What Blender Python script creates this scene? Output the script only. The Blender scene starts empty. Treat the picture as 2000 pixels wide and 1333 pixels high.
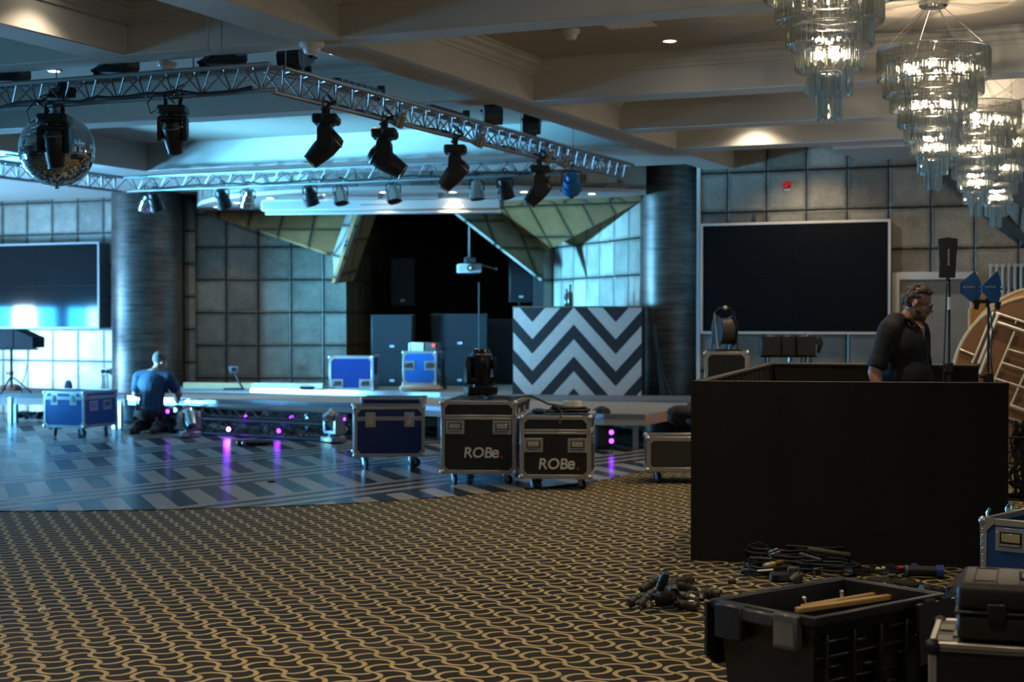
import bpy, bmesh, math, random
from mathutils import Vector, Matrix, Euler
random.seed(7)
SC = bpy.context.scene
COL = SC.collection
PI = math.pi
# ------------------------------------------------------------------ camera, world, exposure
FPX, YAW, HC = 3030.0, math.radians(23.6), 1.5
PITCH = math.atan((666.5 - 625.0) / FPX)
cam_d = bpy.data.cameras.new('camera')
cam = bpy.data.objects.new('camera', cam_d)
COL.objects.link(cam)
cam.location = (0, 0, HC)
cam.rotation_euler = (PI / 2 - PITCH, 0, YAW)
cam_d.sensor_width = 36.0
cam_d.lens = FPX / 2000.0 * 36.0
cam_d.clip_end = 200
cam_d.dof.use_dof = True
cam_d.dof.focus_distance = 8.3
cam_d.dof.aperture_fstop = 2.9
SC.camera = cam
SC.view_settings.view_transform = 'Standard'
SC.view_settings.look = 'None'
SC.view_settings.gamma = 1.0
SC.view_settings.use_curve_mapping = False
SC.view_settings.exposure = 0.0
SC.cycles.max_bounces = 8
SC.cycles.diffuse_bounces = 4
SC.cycles.glossy_bounces = 4
SC.cycles.transmission_bounces = 6
SC.cycles.transparent_max_bounces = 48
SC.cycles.caustics_reflective = False
SC.cycles.caustics_refractive = False
SC.cycles.sample_clamp_indirect = 4.0
SC.cycles.use_denoising = True
W = bpy.data.worlds.new('world'); SC.world = W
W.use_nodes = True
W.node_tree.nodes['Background'].inputs[0].default_value = (0.55, 0.6, 0.7, 1)
W.node_tree.nodes['Background'].inputs[1].default_value = 0.05
# camera axes, for turning a pixel of the photograph into a point of the room
F0 = Vector((-math.sin(YAW), math.cos(YAW), 0)); RX = Vector((math.cos(YAW), math.sin(YAW), 0)); ZZ = Vector((0, 0, 1))
FW = F0 * math.cos(PITCH) - ZZ * math.sin(PITCH); UP = F0 * math.sin(PITCH) + ZZ * math.cos(PITCH)
CP = Vector((0, 0, HC))
def ray(x, y): return FW + RX * ((x - 1000) / FPX) - UP * ((y - 666.5) / FPX)
def at(x, y, z):
    d = ray(x, y); return CP + d * ((z - HC) / d.z)
def atY(x, y, Y):
    d = ray(x, y); return CP + d * (Y / d.y)
def atX(x, y, X):
    d = ray(x, y); return CP + d * (X / d.x)
def att(x, y, t):
    d = ray(x, y); return CP + d * (t / d.dot(F0))
def lamp(name, kind, loc, energy, color, **kw):
    l = bpy.data.lights.new(name, kind); l.energy = energy; l.color = color
    for k, v in kw.items():
        if k != 'rot': setattr(l, k, v)
    o = bpy.data.objects.new(name, l); COL.objects.link(o); o.location = loc
    if 'rot' in kw: o.rotation_euler = kw['rot']
    return o
WARM = (1.0, 0.81, 0.57)
# ------------------------------------------------------------------ node and mesh helpers
class X:
    """a node socket with arithmetic"""
    def __init__(s, nt, sk): s.nt, s.sk = nt, sk
    def _m(s, op, *a):
        n = s.nt.nodes.new('ShaderNodeMath'); n.operation = op
        for i, v in enumerate((s,) + a):
            if isinstance(v, X): s.nt.links.new(v.sk, n.inputs[i])
            else: n.inputs[i].default_value = v
        return X(s.nt, n.outputs[0])
    def __add__(s, o): return s._m('ADD', o)
    def __sub__(s, o): return s._m('SUBTRACT', o)
    def __mul__(s, o): return s._m('MULTIPLY', o)
    def __truediv__(s, o): return s._m('DIVIDE', o)
    def floor(s): return s._m('FLOOR')
    def frac(s): return s._m('FRACT')
    def abs(s): return s._m('ABSOLUTE')
    def mod2(s): return (s * 0.5).frac() * 2.0
    def sqrt(s): return s._m('SQRT')
    def lt(s, o): return s._m('LESS_THAN', o)
    def gt(s, o): return s._m('GREATER_THAN', o)
    def max(s, o): return s._m('MAXIMUM', o)
    def min(s, o): return s._m('MINIMUM', o)
    def smooth(s, a, b):
        n = s.nt.nodes.new('ShaderNodeMapRange'); n.interpolation_type = 'SMOOTHSTEP'
        s.nt.links.new(s.sk, n.inputs[0]); n.inputs[1].default_value = a; n.inputs[2].default_value = b
        return X(s.nt, n.outputs[0])
def newmat(name):
    m = bpy.data.materials.new(name); m.use_nodes = True
    nt = m.node_tree; b = nt.nodes['Principled BSDF']
    return m, nt, b
def coords(nt, kind='Object'):
    tc = nt.nodes.new('ShaderNodeTexCoord'); sp = nt.nodes.new('ShaderNodeSeparateXYZ')
    nt.links.new(tc.outputs[kind], sp.inputs[0])
    return tc.outputs[kind], X(nt, sp.outputs[0]), X(nt, sp.outputs[1]), X(nt, sp.outputs[2])
def noise(nt, vec, scale, detail=3, rough=0.6):
    n = nt.nodes.new('ShaderNodeTexNoise'); n.inputs['Scale'].default_value = scale
    n.inputs['Detail'].default_value = detail; n.inputs['Roughness'].default_value = rough
    nt.links.new(vec, n.inputs['Vector']); return X(nt, n.outputs[0])
def mixc(nt, fac, a, b):
    n = nt.nodes.new('ShaderNodeMix'); n.data_type = 'RGBA'
    if isinstance(fac, X): nt.links.new(fac.sk, n.inputs[0])
    else: n.inputs[0].default_value = fac
    for k, v in ((6, a), (7, b)):
        if isinstance(v, tuple): n.inputs[k].default_value = v + (1,) if len(v) == 3 else v
        else: nt.links.new(v, n.inputs[k])
    return n.outputs[2]
_mc = {}
def mat(name, col, rough=0.5, metal=0.0, var=0.15, scale=12.0, spec=0.5, emit=None, es=0.0):
    """plain procedural material: base colour broken up by noise"""
    if name in _mc: return _mc[name]
    m, nt, b = newmat(name)
    v, _, _, _ = coords(nt)
    f = noise(nt, v, scale)
    lo = tuple(c * (1 - var) for c in col); hi = tuple(min(1, c * (1 + var)) for c in col)
    nt.links.new(mixc(nt, f, lo, hi), b.inputs['Base Color'])
    b.inputs['Roughness'].default_value = rough; b.inputs['Metallic'].default_value = metal
    b.inputs['Specular IOR Level'].default_value = spec
    if emit: b.inputs['Emission Color'].default_value = emit + (1,); b.inputs['Emission Strength'].default_value = es
    _mc[name] = m
    return m
def glow(name, col, s):
    if name in _mc: return _mc[name]
    m, nt, b = newmat(name)
    b.inputs['Base Color'].default_value = tuple(min(1, c) for c in col) + (1,)
    b.inputs['Emission Color'].default_value = col + (1,); b.inputs['Emission Strength'].default_value = s
    _mc[name] = m; return m

class MB:
    """collects shapes; build() links them as ONE mesh object"""
    def __init__(s): s.bm = bmesh.new(); s.uv = None
    def _xf(s, vs, M):
        if M is not None: bmesh.ops.transform(s.bm, matrix=M, verts=vs)
    def box(s, a, b, bev=0.0, M=None, seg=1):
        x0, y0, z0 = a; x1, y1, z1 = b
        vs = [s.bm.verts.new(p) for p in ((x0,y0,z0),(x1,y0,z0),(x1,y1,z0),(x0,y1,z0),(x0,y0,z1),(x1,y0,z1),(x1,y1,z1),(x0,y1,z1))]
        fs = [s.bm.faces.new([vs[i] for i in q]) for q in ((3,2,1,0),(4,5,6,7),(0,1,5,4),(1,2,6,5),(2,3,7,6),(3,0,4,7))]
        if bev > 0:
            es = list({e for f in fs for e in f.edges})
            r = bmesh.ops.bevel(s.bm, geom=es, offset=bev, segments=seg, affect='EDGES', profile=0.5)
            vs = list({v for f in r['faces'] for v in f.verts} | {v for v in vs if v.is_valid})
        s._xf(vs, M); return s
    def cbox(s, c, size, bev=0.0, M=None):
        h = [q / 2 for q in size]
        return s.box([c[i] - h[i] for i in range(3)], [c[i] + h[i] for i in range(3)], bev, M)
    def ring(s, c, ax, r, n, r2=None, up=None):
        ax = Vector(ax).normalized()
        u = (up or (Vector((0, 0, 1)) if abs(ax.z) < 0.95 else Vector((1, 0, 0)))); u = Vector(u)
        p = ax.cross(u).normalized(); q = p.cross(ax)
        return [s.bm.verts.new(Vector(c) + p * (r * math.cos(2*PI*k/n)) + q * ((r2 or r) * math.sin(2*PI*k/n))) for k in range(n)]
    def skin(s, rings, cap=True, closed=False):
        n = len(rings[0])
        R = rings + ([rings[0]] if closed else [])
        for a, b in zip(R, R[1:]):
            for k in range(n):
                s.bm.faces.new((a[k], a[(k+1) % n], b[(k+1) % n], b[k]))
        if cap and not closed:
            s.bm.faces.new(rings[0][::-1]); s.bm.faces.new(rings[-1])
        return [v for r in rings for v in r]
    def cyl(s, p0, p1, r, r2=None, n=12, M=None, cap=True):
        p0, p1 = Vector(p0), Vector(p1); ax = p1 - p0
        vs = s.skin([s.ring(p0, ax, r, n), s.ring(p1, ax, r if r2 is None else r2, n)], cap); s._xf(vs, M); return s
    def tube(s, pts, r, n=7, M=None, closed=False):
        P = [Vector(p) for p in pts]; rings = []; up = None
        m = len(P)
        for i, p in enumerate(P):
            a = P[(i-1) % m] if (closed or i) else P[0]; b = P[(i+1) % m] if (closed or i < m-1) else P[-1]
            t = (b - a).normalized()
            if up is None: up = Vector((0,0,1)) if abs(t.z) < 0.9 else Vector((1,0,0))
            side = t.cross(up)
            if side.length < 1e-4: side = t.orthogonal()
            side.normalize(); up = side.cross(t)
            rr = r[i] if isinstance(r, (list, tuple)) else r
            rings.append([s.bm.verts.new(p + side*(rr*math.cos(2*PI*k/n)) + up*(rr*math.sin(2*PI*k/n))) for k in range(n)])
        vs = s.skin(rings, True, closed); s._xf(vs, M); return s
    def lathe(s, prof, n=24, M=None, cap=True):
        rings = [[s.bm.verts.new((max(r,1e-4)*math.cos(2*PI*k/n), max(r,1e-4)*math.sin(2*PI*k/n), z)) for k in range(n)] for r, z in prof]
        vs = s.skin(rings, cap); s._xf(vs, M); return s
    def prism(s, poly, z0, z1, M=None):
        a = [s.bm.verts.new((x, y, z0)) for x, y in poly]; b = [s.bm.verts.new((x, y, z1)) for x, y in poly]
        n = len(poly)
        for k in range(n): s.bm.faces.new((a[k], a[(k+1)%n], b[(k+1)%n], b[k]))
        s.bm.faces.new(a[::-1]); s.bm.faces.new(b); s._xf(a + b, M); return s
    def ball(s, c, r, sc=(1,1,1), n=12, M=None):
        T = Matrix.Translation(Vector(c)) @ Matrix.Diagonal((sc[0], sc[1], sc[2], 1))
        if M is not None: T = M @ T
        bmesh.ops.create_uvsphere(s.bm, u_segments=n, v_segments=max(6, n*2//3), radius=r, matrix=T); return s
    def torus(s, c, R, r, n=24, m=8, ax=(0,0,1), M=None):
        Q = Vector((0,0,1)).rotation_difference(Vector(ax)).to_matrix()
        pts = [Vector(c) + Q @ Vector((R*math.cos(2*PI*k/n), R*math.sin(2*PI*k/n), 0)) for k in range(n)]
        return s.tube(pts, r, m, M, closed=True)
    def face(s, pts, uvs=None):
        vs = [s.bm.verts.new(p) for p in pts]; f = s.bm.faces.new(vs)
        if uvs:
            if s.uv is None: s.uv = s.bm.loops.layers.uv.new('UVMap')
            for l, u in zip(f.loops, uvs): l[s.uv].uv = u
        return f
    def slab(s, pts, th, ex=None, off=(0, 0)):
        """a flat polygon of any number of points with a thickness behind it; UV in metres"""
        P = [Vector(p) for p in pts]; n = (P[1]-P[0]).cross(P[2]-P[0]).normalized()
        ex = Vector(ex).normalized() if ex else (P[1]-P[0]).normalized()
        ex = (ex - n*ex.dot(n)).normalized(); ey = n.cross(ex)
        if ey.z < -1e-3: ey = -ey
        uv = [(p.dot(ex) + off[0], p.dot(ey) + off[1]) for p in P]
        s.face(P, uv); Q = [p - n*th for p in P]; s.face(Q[::-1], uv[::-1])
        m = len(P)
        for k in range(m): s.face((P[(k+1)%m], P[k], Q[k], Q[(k+1)%m]), (uv[(k+1)%m], uv[k], uv[k], uv[(k+1)%m]))
        return s
    def build(s, name, m, parent=None, smooth=38, recalc=True):
        bm = s.bm
        if recalc: bmesh.ops.recalc_face_normals(bm, faces=bm.faces[:])
        me = bpy.data.meshes.new(name); bm.to_mesh(me); bm.free()
        me.materials.append(m)
        if smooth:
            me.polygons.foreach_set('use_smooth', [True]*len(me.polygons)); me.set_sharp_from_angle(angle=math.radians(smooth))
        o = bpy.data.objects.new(name, me); COL.objects.link(o)
        if parent: o.parent = parent
        return o
def tag(o, label, cat, group=None, kind=None):
    o['label'] = label; o['category'] = cat
    if group: o['group'] = group
    if kind: o['kind'] = kind
    return o
def thing(name, label, cat, loc=(0,0,0), rz=0.0, group=None):
    o = bpy.data.objects.new(name, None); COL.objects.link(o); o.empty_display_size = 0.1
    o.location = loc; o.rotation_euler = (0, 0, rz)
    return tag(o, label, cat, group)
def struct(name, mb, m, smooth=38, **kw):
    o = mb.build(name, m, smooth=smooth, **kw); o['kind'] = 'structure'; return o
def dup(root, loc, rz=0.0, label=None, group=None, rot=None, keep=lambda o: True):
    def cp(o, par):
        c = o.copy(); COL.objects.link(c); c.parent = par
        for ch in list(o.children):
            if keep(ch): cp(ch, c)
        return c
    r = cp(root, None); r.location = loc; r.rotation_euler = rot if rot else (0, 0, rz)
    if label: r['label'] = label
    if group: r['group'] = group
    return r
def T(x=0, y=0, z=0): return Matrix.Translation((x, y, z))
def Rx(a): return Matrix.Rotation(a, 4, 'X')
def Ry(a): return Matrix.Rotation(a, 4, 'Y')
def Rz(a): return Matrix.Rotation(a, 4, 'Z')
# ------------------------------------------------------------------ materials of the setting
def carpet_mat():
    m, nt, b = newmat('swirl_carpet')
    v, x, y, _ = coords(nt)
    s = 0.1684
    u = (x + 3.1721) / s; w = (y - 6.2948) / s
    i = u.floor(); j = w.floor(); a = u - i; c = w - j
    odd = (i + j).mod2().gt(0.5)
    # even cells hold a left and a right arc, odd cells a bottom and a top one
    p = a * (odd * -1.0 + 1.0) + c * odd; q = c * (odd * -1.0 + 1.0) + a * odd
    Rr, off, wd = 0.5125, 0.1125, 0.068
    dx1 = p + off; dy = q - 0.5
    d1 = ((dx1*dx1 + dy*dy).sqrt() - Rr).abs()
    dx2 = p - (1.0 + off)
    d2 = ((dx2*dx2 + dy*dy).sqrt() - Rr).abs()
    # arcs of the neighbouring cells lean a little over the grid lines: thicken at the nodes
    mask = d1.min(d2).smooth(wd + 0.012, wd - 0.012)
    pile = noise(nt, v, 260.0, 2)
    wear = noise(nt, v, 1.3, 3)
    cream = mixc(nt, pile, (0.33, 0.245, 0.11), (0.50, 0.385, 0.19))
    dark = mixc(nt, pile, (0.014, 0.012, 0.009), (0.034, 0.028, 0.018))
    colr = mixc(nt, mask, dark, cream)
    colr = mixc(nt, wear.smooth(0.35, 0.75) * 0.18, colr, (0.09, 0.075, 0.05))
    nt.links.new(colr, b.inputs['Base Color'])
    b.inputs['Roughness'].default_value = 0.95; b.inputs['Specular IOR Level'].default_value = 0.1
    bp = nt.nodes.new('ShaderNodeBump'); bp.inputs['Strength'].default_value = 0.4; bp.inputs['Distance'].default_value = 0.004
    nt.links.new(pile.sk, bp.inputs['Height']); nt.links.new(bp.outputs[0], b.inputs['Normal'])
    return m
def dance_mat():
    m, nt, b = newmat('chevron_dance_floor')
    v, x, y, _ = coords(nt)
    A = math.radians(14)
    al = x * math.sin(A) + y * math.cos(A); n = x * -math.cos(A) + y * math.sin(A)
    per = 1.62
    f = ((n - 9.66) / per).frac() * per              # 0..0.9 blocks, 0.9..1.62 lines
    k = ((n - 9.66) / per).floor()
    blk = f.lt(0.90)
    sk = al - n * 0.624 + k * 0.17
    bd = ((sk / 0.43).frac()).lt(0.5)
    ln = ((f - 0.90) / 0.24).frac().lt(0.5)
    dk = blk * bd + (blk * -1.0 + 1.0) * ln
    wood = noise(nt, v, 9.0, 4, 0.7)
    li = mixc(nt, wood, (0.30, 0.27, 0.235), (0.42, 0.38, 0.335))
    da = mixc(nt, wood, (0.016, 0.018, 0.025), (0.034, 0.038, 0.05))
    nt.links.new(mixc(nt, dk, li, da), b.inputs['Base Color'])
    rg = noise(nt, v, 3.0, 3)
    nt.links.new((rg * 0.12 + 0.17).sk, b.inputs['Roughness'])
    b.inputs['Specular IOR Level'].default_value = 0.38
    return m
def tile_mat(name, lo, hi, line=(0.022, 0.019, 0.016), metal=0.35, rough=0.36, pitch=0.5):
    m, nt, b = newmat(name)
    tc = nt.nodes.new('ShaderNodeUVMap'); sp = nt.nodes.new('ShaderNodeSeparateXYZ'); nt.links.new(tc.outputs[0], sp.inputs[0])
    vec = tc.outputs[0]
    wob = (noise(nt, vec, 9.0, 3) - 0.5) * 0.022
    x = X(nt, sp.outputs[0]) + wob; y = X(nt, sp.outputs[1]) + wob
    dx = ((x / pitch).frac() - 0.5).abs() * -1.0 + 0.5; dy = ((y / pitch).frac() - 0.5).abs() * -1.0 + 0.5
    d = dx.min(dy) * pitch
    ln = d.smooth(0.017, 0.008)
    edge = d.smooth(0.075, 0.012)
    # every tile its own tone
    ix = (x / pitch).floor(); iy = (y / pitch).floor()
    tone = ((ix * 12.9898 + iy * 78.233)._m('SINE') * 43758.5453).frac()
    n1 = noise(nt, vec, 3.0, 5, 0.7); n2 = noise(nt, vec, 22.0, 3, 0.7)
    f = (n1 * 0.9 + n2 * 0.45 + tone * 0.35 - 0.35)
    c = mixc(nt, f.smooth(0.1, 1.0), lo, hi)
    c = mixc(nt, edge * 0.5, c, tuple(q * 0.35 for q in lo))
    c = mixc(nt, ln, c, line)
    nt.links.new(c, b.inputs['Base Color'])
    b.inputs['Metallic'].default_value = metal
    nt.links.new((n2 * 0.25 + (rough - 0.1)).sk, b.inputs['Roughness'])
    bp = nt.nodes.new('ShaderNodeBump'); bp.inputs['Strength'].default_value = 0.5; bp.inputs['Distance'].default_value = 0.012
    nt.links.new((n1 * 0.5 - ln * 1.2).sk, bp.inputs['Height']); nt.links.new(bp.outputs[0], b.inputs['Normal'])
    return m
def column_mat():
    m, nt, b = newmat('banded_dark_metal')
    v, x, y, z = coords(nt)
    mp = nt.nodes.new('ShaderNodeMapping'); nt.links.new(v, mp.inputs[0]); mp.inputs['Scale'].default_value = (1.2, 1.2, 14.0)
    n1 = noise(nt, mp.outputs[0], 1.6, 5, 0.75); n2 = noise(nt, v, 2.2, 4)
    c = mixc(nt, (n1 * 0.8 + n2 * 0.5).smooth(0.35, 1.0), (0.022, 0.018, 0.016), (0.20, 0.17, 0.15))
    nt.links.new(c, b.inputs['Base Color']); b.inputs['Metallic'].default_value = 0.55
    nt.links.new((n1 * 0.3 + 0.24).sk, b.inputs['Roughness'])
    return m
def chevron_mat():
    """black and white zigzag boards of the disc jockey booth (object x to the right, z up)"""
    m, nt, b = newmat('zigzag_boards')
    v, x, y, z = coords(nt)
    half = 0.565                                   # distance between a valley and the next peak
    s = ((x - 0.262) / half)
    tri = ((s * 0.5).frac() - 0.5).abs() * 2.0     # 1 at valley, 0 at peak
    h = z + tri * 0.62
    band = ((h - 0.74 + 4.24) / 0.424).frac().lt(0.465)
    w = noise(nt, v, 14.0, 4)
    li = mixc(nt, w, (0.40, 0.40, 0.39), (0.56, 0.56, 0.54)); da = mixc(nt, w, (0.012, 0.014, 0.017), (0.03, 0.034, 0.04))
    nt.links.new(mixc(nt, band, li, da), b.inputs['Base Color'])
    b.inputs['Roughness'].default_value = 0.42
    return m
PAINT = mat('cream_paint', (0.50, 0.485, 0.45), 0.75, var=0.05, scale=3)
CEIL = mat('ceiling_paint', (0.40, 0.355, 0.29), 0.8, var=0.05, scale=2)
SOFF = mat('soffit_paint', (0.52, 0.48, 0.45), 0.7, var=0.05, scale=3)
CARPET = carpet_mat(); DANCE = dance_mat(); COLM = column_mat()
TILE = tile_mat('silver_leaf_tile', (0.17, 0.158, 0.13), (0.42, 0.40, 0.345))
TILE_WARM = tile_mat('bronze_leaf_tile', (0.26, 0.125, 0.045), (0.50, 0.28, 0.12), metal=0.3, rough=0.45)  # the same leaf tile, warm light on the slopes put into its brown colour
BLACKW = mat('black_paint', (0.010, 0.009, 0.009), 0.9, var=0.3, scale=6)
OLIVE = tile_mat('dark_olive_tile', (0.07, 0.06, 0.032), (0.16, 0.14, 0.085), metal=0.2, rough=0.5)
ALU = mat('aluminium', (0.62, 0.63, 0.64), 0.32, 0.9, var=0.08, scale=30)
ALUM = mat('dull_aluminium', (0.46, 0.45, 0.42), 0.42, 0.75, var=0.12, scale=20)
CHROME = mat('chrome', (0.78, 0.79, 0.8), 0.14, 1.0, var=0.04)
STEEL = mat('steel', (0.30, 0.30, 0.31), 0.35, 0.9)
BLK = mat('black_plastic', (0.012, 0.012, 0.013), 0.42, var=0.25, scale=30)
BLKM = mat('matt_black', (0.010, 0.010, 0.010), 0.75, var=0.3, scale=20)
BLKG = mat('gloss_black', (0.008, 0.008, 0.009), 0.18)
RUB = mat('rubber', (0.014, 0.013, 0.012), 0.65, var=0.2, scale=40)
BLUE = mat('blue_laminate', (0.012, 0.085, 0.30), 0.35, var=0.12, scale=50)
BLUED = mat('deep_blue_laminate', (0.007, 0.022, 0.12), 0.35, var=0.12, scale=50)
DRAPE = mat('black_drape', (0.0075, 0.006, 0.005), 0.95, var=0.35, scale=14)
PLY = mat('plywood', (0.48, 0.33, 0.17), 0.6, var=0.2, scale=6)
DECKTOP = mat('deck_carpet', (0.27, 0.245, 0.22), 0.9, var=0.12, scale=25)
DECKFAS = mat('deck_fascia', (0.42, 0.40, 0.38), 0.7, var=0.08, scale=10)
WHITEP = mat('white_plastic', (0.72, 0.72, 0.70), 0.45, var=0.04)
TRIMW = mat('white_trim', (0.60, 0.58, 0.54), 0.5, var=0.05)
# ------------------------------------------------------------------ windows in the left wall: the daylight
XL = -19.7
SKY = glow('daylight_sky', (0.03, 0.40, 1.0), 75.0)
SKYC = glow('clear_daylight_sky', (0.16, 0.58, 1.0), 120.0)
SKYW = glow('bright_daylight_sky', (0.55, 0.82, 1.0), 200.0)
SKYM = glow('half_shaded_daylight', (0.04, 0.42, 1.0), 5.0); SKYN = glow('blue_daylight', (0.06, 0.46, 1.0), 12.0)
wins = [4.6, 7.0, 9.4, 11.8, 13.9, 15.95]
WZ0, WZ1, WH = 0.18, 1.78, 0.92
def left_wall():
    mb = MB()
    ys = [-3.0]
    for c in wins: ys += [c - WH, c + WH]
    ys.append(21.0)
    for k in range(0, len(ys), 2): mb.box((XL - 0.25, ys[k], 0), (XL, ys[k+1], 3.8))
    for c in wins:
        mb.box((XL - 0.25, c - WH, 0), (XL, c + WH, WZ0)); mb.box((XL - 0.25, c - WH, WZ1), (XL, c + WH, 3.8))
    struct('wall_left', mb, PAINT)
left_wall()
SKYD = glow('shaded_daylight', (0.035, 0.42, 0.9), 3.0)
for n, c in enumerate(wins):
    f = MB()
    for s in (-1, 1): f.box((XL - 0.16, c + s*WH - 0.05*(s > 0), WZ0), (XL - 0.06, c + s*WH + 0.05*(s < 0), WZ1))
    f.box((XL - 0.16, c - WH, WZ0), (XL - 0.06, c + WH, WZ0 + 0.05)); f.box((XL - 0.16, c - WH, WZ1 - 0.05), (XL - 0.06, c + WH, WZ1))
    for q in (-0.3, 0.3): f.box((XL - 0.15, c + q - 0.025, WZ0), (XL - 0.07, c + q + 0.025, WZ1))
    w = struct('window_%d' % (n + 1), f, TRIMW)
    g = MB(); g.box((XL - 0.125, c - WH + 0.04, WZ0 + 0.04), (XL - 0.115, c - 0.3, WZ1 - 0.04)); g.box((XL - 0.125, c + 0.3, WZ0 + 0.04), (XL - 0.115, c + WH - 0.04, WZ1 - 0.04))
    g.build('window_pane', SKY if c > 13 else SKYN if c > 10.5 else SKYM if c > 9 else SKYD, w)
    g = MB(); g.box((XL - 0.125, c - 0.29, WZ0 + 0.04), (XL - 0.115, c + 0.29, WZ1 - 0.04)); g.build('window_pane', SKYW if c > 15 else SKYC if c > 13 else SKYN if c > 10.5 else SKYM if c > 9 else SKYD, w)
# added lamps at the left wall, aimed to brighten coffer faces, alcove and floor
for c, z, e, aim, sp in ((7.0, .95, 60, (-8.8, 9.13, 3.55), 45), (9.4, .95, 400, (-9.2, 16.36, 5.0), 20), (11.8, 1.2, 480, (-8.3, 21.9, 2.0), 22), (15.0, 1.0, 110, (-13.5, 15.2, 0.2), 80)):
    d = Vector(aim) - Vector((XL, c, z))
    lamp('window_daylight', 'AREA', (XL + .03, c, z), e, (.16, .60, 1.0), shape='RECTANGLE', size=1.6, size_y=1.2, spread=math.radians(sp), rot=d.to_track_quat('-Z', 'Z').to_euler())
# ------------------------------------------------------------------ floors
mb = MB(); mb.box((XL, -3, -0.12), (6, 29, 0)); struct('floor', mb, CARPET)
edge = [at(*p, 0).xy for p in ((-260, 1000), (0, 999.5), (150, 999), (290, 997), (420, 994), (560, 990), (700, 984), (800, 977), (900, 969), (1000, 959), (1080, 951), (1140, 944), (1200, 934), (1250, 922))]
edge = [Vector((XL + 0.02, edge[0].y - 1.2))] + edge + [Vector((-4.75, 14.6)), Vector((-4.9, 16.5)), Vector((-5.6, 19.0)), Vector((XL + 0.02, 19.4))]
mb = MB(); mb.prism([(p.x, p.y) for p in edge], 0.0005, 0.006); o = struct('dance_floor', mb, DANCE)
# ------------------------------------------------------------------ ceiling and its beams
mb = MB(); mb.box((XL - 0.2, -3, 3.75), (6, 29, 3.9)); struct('ceiling', mb, CEIL)
BZ = 3.4
beams = [(-5.645, -5.26, -3, 20.5), (-7.34, -7.0, -3, 9.13), (XL, 6, 9.13, 9.43), (-12.25, -5.3, 12.19, 12.51), (-5.6, 6, 12.5, 12.83),
         (-5.6, 6, 14.74, 15.02), (-12.25, -5.3, 16.36, 18.25), (-5.6, 6, 16.62, 17.0), (XL, -12.25, 12.19, 20.0), (-3.72, 2.2, 17.6, 19.0), (XL, -12.0, 8.7, 9.43)]
for n, (x0, x1, y0, y1) in enumerate(beams):
    mb = MB(); mb.box((x0, y0, BZ + (0.0 if n not in (9,) else 0.03) + 0.0007*n), (x1, y1, 3.76), 0.008); struct('trim_%d' % (n + 1), mb, PAINT)
def cornice(n, a, b, nrm):
    """stepped plaster moulding along a coffer's top"""
    a, b, nrm = Vector((*a, 0)), Vector((*b, 0)), Vector((*nrm, 0)).normalized()
    mb = MB()
    prof = [(0, 3.62), (0.02, 3.62), (0.025, 3.645), (0.045, 3.655), (0.055, 3.69), (0.10, 3.705), (0.105, 3.73), (0.135, 3.735), (0.135, 3.752), (0, 3.752)]
    ra = [mb.bm.verts.new(Vector((a.x, a.y, 0)) + nrm*d + ZZ*z) for d, z in prof]; rb = [mb.bm.verts.new(Vector((b.x, b.y, 0)) + nrm*d + ZZ*z) for d, z in prof]
    mb.skin([ra, rb]); struct('trim_%d' % n, mb, PAINT)
cor = [((-5.26, 9.43), (-5.26, 12.5), (1, 0)), ((-5.26, 12.5), (6, 12.5), (0, -1)), ((-5.26, 9.43), (6, 9.43), (0, 1)), ((-7.0, -3), (-7.0, 9.13), (1, 0)), ((-7.0, 9.13), (-5.645, 9.13), (0, -1)),
       ((-5.645, -3), (-5.645, 9.13), (-1, 0)), ((-12.25, 12.19), (-5.645, 12.19), (0, -1)), ((-5.645, 9.43), (-5.645, 12.19), (-1, 0)), ((-5.26, -3), (-5.26, 9.13), (1, 0)), ((-5.26, 9.13), (6, 9.13), (0, -1)),
       ((-5.26, 12.83), (-5.26, 14.74), (1, 0)), ((-5.26, 15.02), (-5.26, 16.62), (1, 0))]
for k, c in enumerate(cor): cornice(len(beams) + 1 + k, *c)
# ------------------------------------------------------------------ walls
def wall(name, pts, th=0.15, m=None, ex=None, off=(0, 0)):
    mb = MB(); mb.slab(pts, th, ex, off); return struct(name, mb, m or TILE)
RIGHT = Vector((1, 0, 0))
wall('wall_back_right', [(-5.69, 19, 0), (3.0, 19, 0), (3.0, 19, 3.76), (-5.69, 19, 3.76)], ex=RIGHT, off=(5.337, 0.15))
mb = MB(); mb.box((-5.74, 18.985, 0), (-5.69, 20.2, 3.76), 0.004); struct('trim_40', mb, TRIMW)
wall('wall_back_left', [(XL, 19.6, 0), (-13.9, 19.6, 0), (-13.9, 19.6, 3.76), (XL, 19.6, 3.76)], ex=RIGHT, off=(17.5, 0.15))
def camwall(name, p, z0, z1, m=TILE, off=None, th=0.12):
    """upright wall through two (pixel, depth) points"""
    (xa, ta), (xb, tb) = p
    a = att(xa, 600, ta); b = att(xb, 600, tb)
    ex = Vector((b.x - a.x, b.y - a.y, 0))
    of = off if off is not None else -a.dot(ex.normalized())
    return wall(name, [(a.x, a.y, z0), (b.x, b.y, z0), (b.x, b.y, z1), (a.x, a.y, z1)], th, m, ex, (of, -0.11))
a = att(417, 600, 23.75); b = att(603.7, 600, 23.65); exw = Vector((b.x - a.x, b.y - a.y, 0)).normalized()
camwall('wall_alcove_left', ((345, 23.8), (676, 23.6)), 0, 3.5, off=-a.dot(exw))
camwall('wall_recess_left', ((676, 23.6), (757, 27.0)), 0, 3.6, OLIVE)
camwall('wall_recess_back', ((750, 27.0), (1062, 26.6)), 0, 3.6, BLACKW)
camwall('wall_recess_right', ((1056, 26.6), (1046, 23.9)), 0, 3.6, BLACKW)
a = att(1080, 600, 24.0); b = att(1262, 600, 20.8); exw = Vector((b.x - a.x, b.y - a.y, 0)).normalized()
c = att(1098, 600, 23.68)
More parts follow.
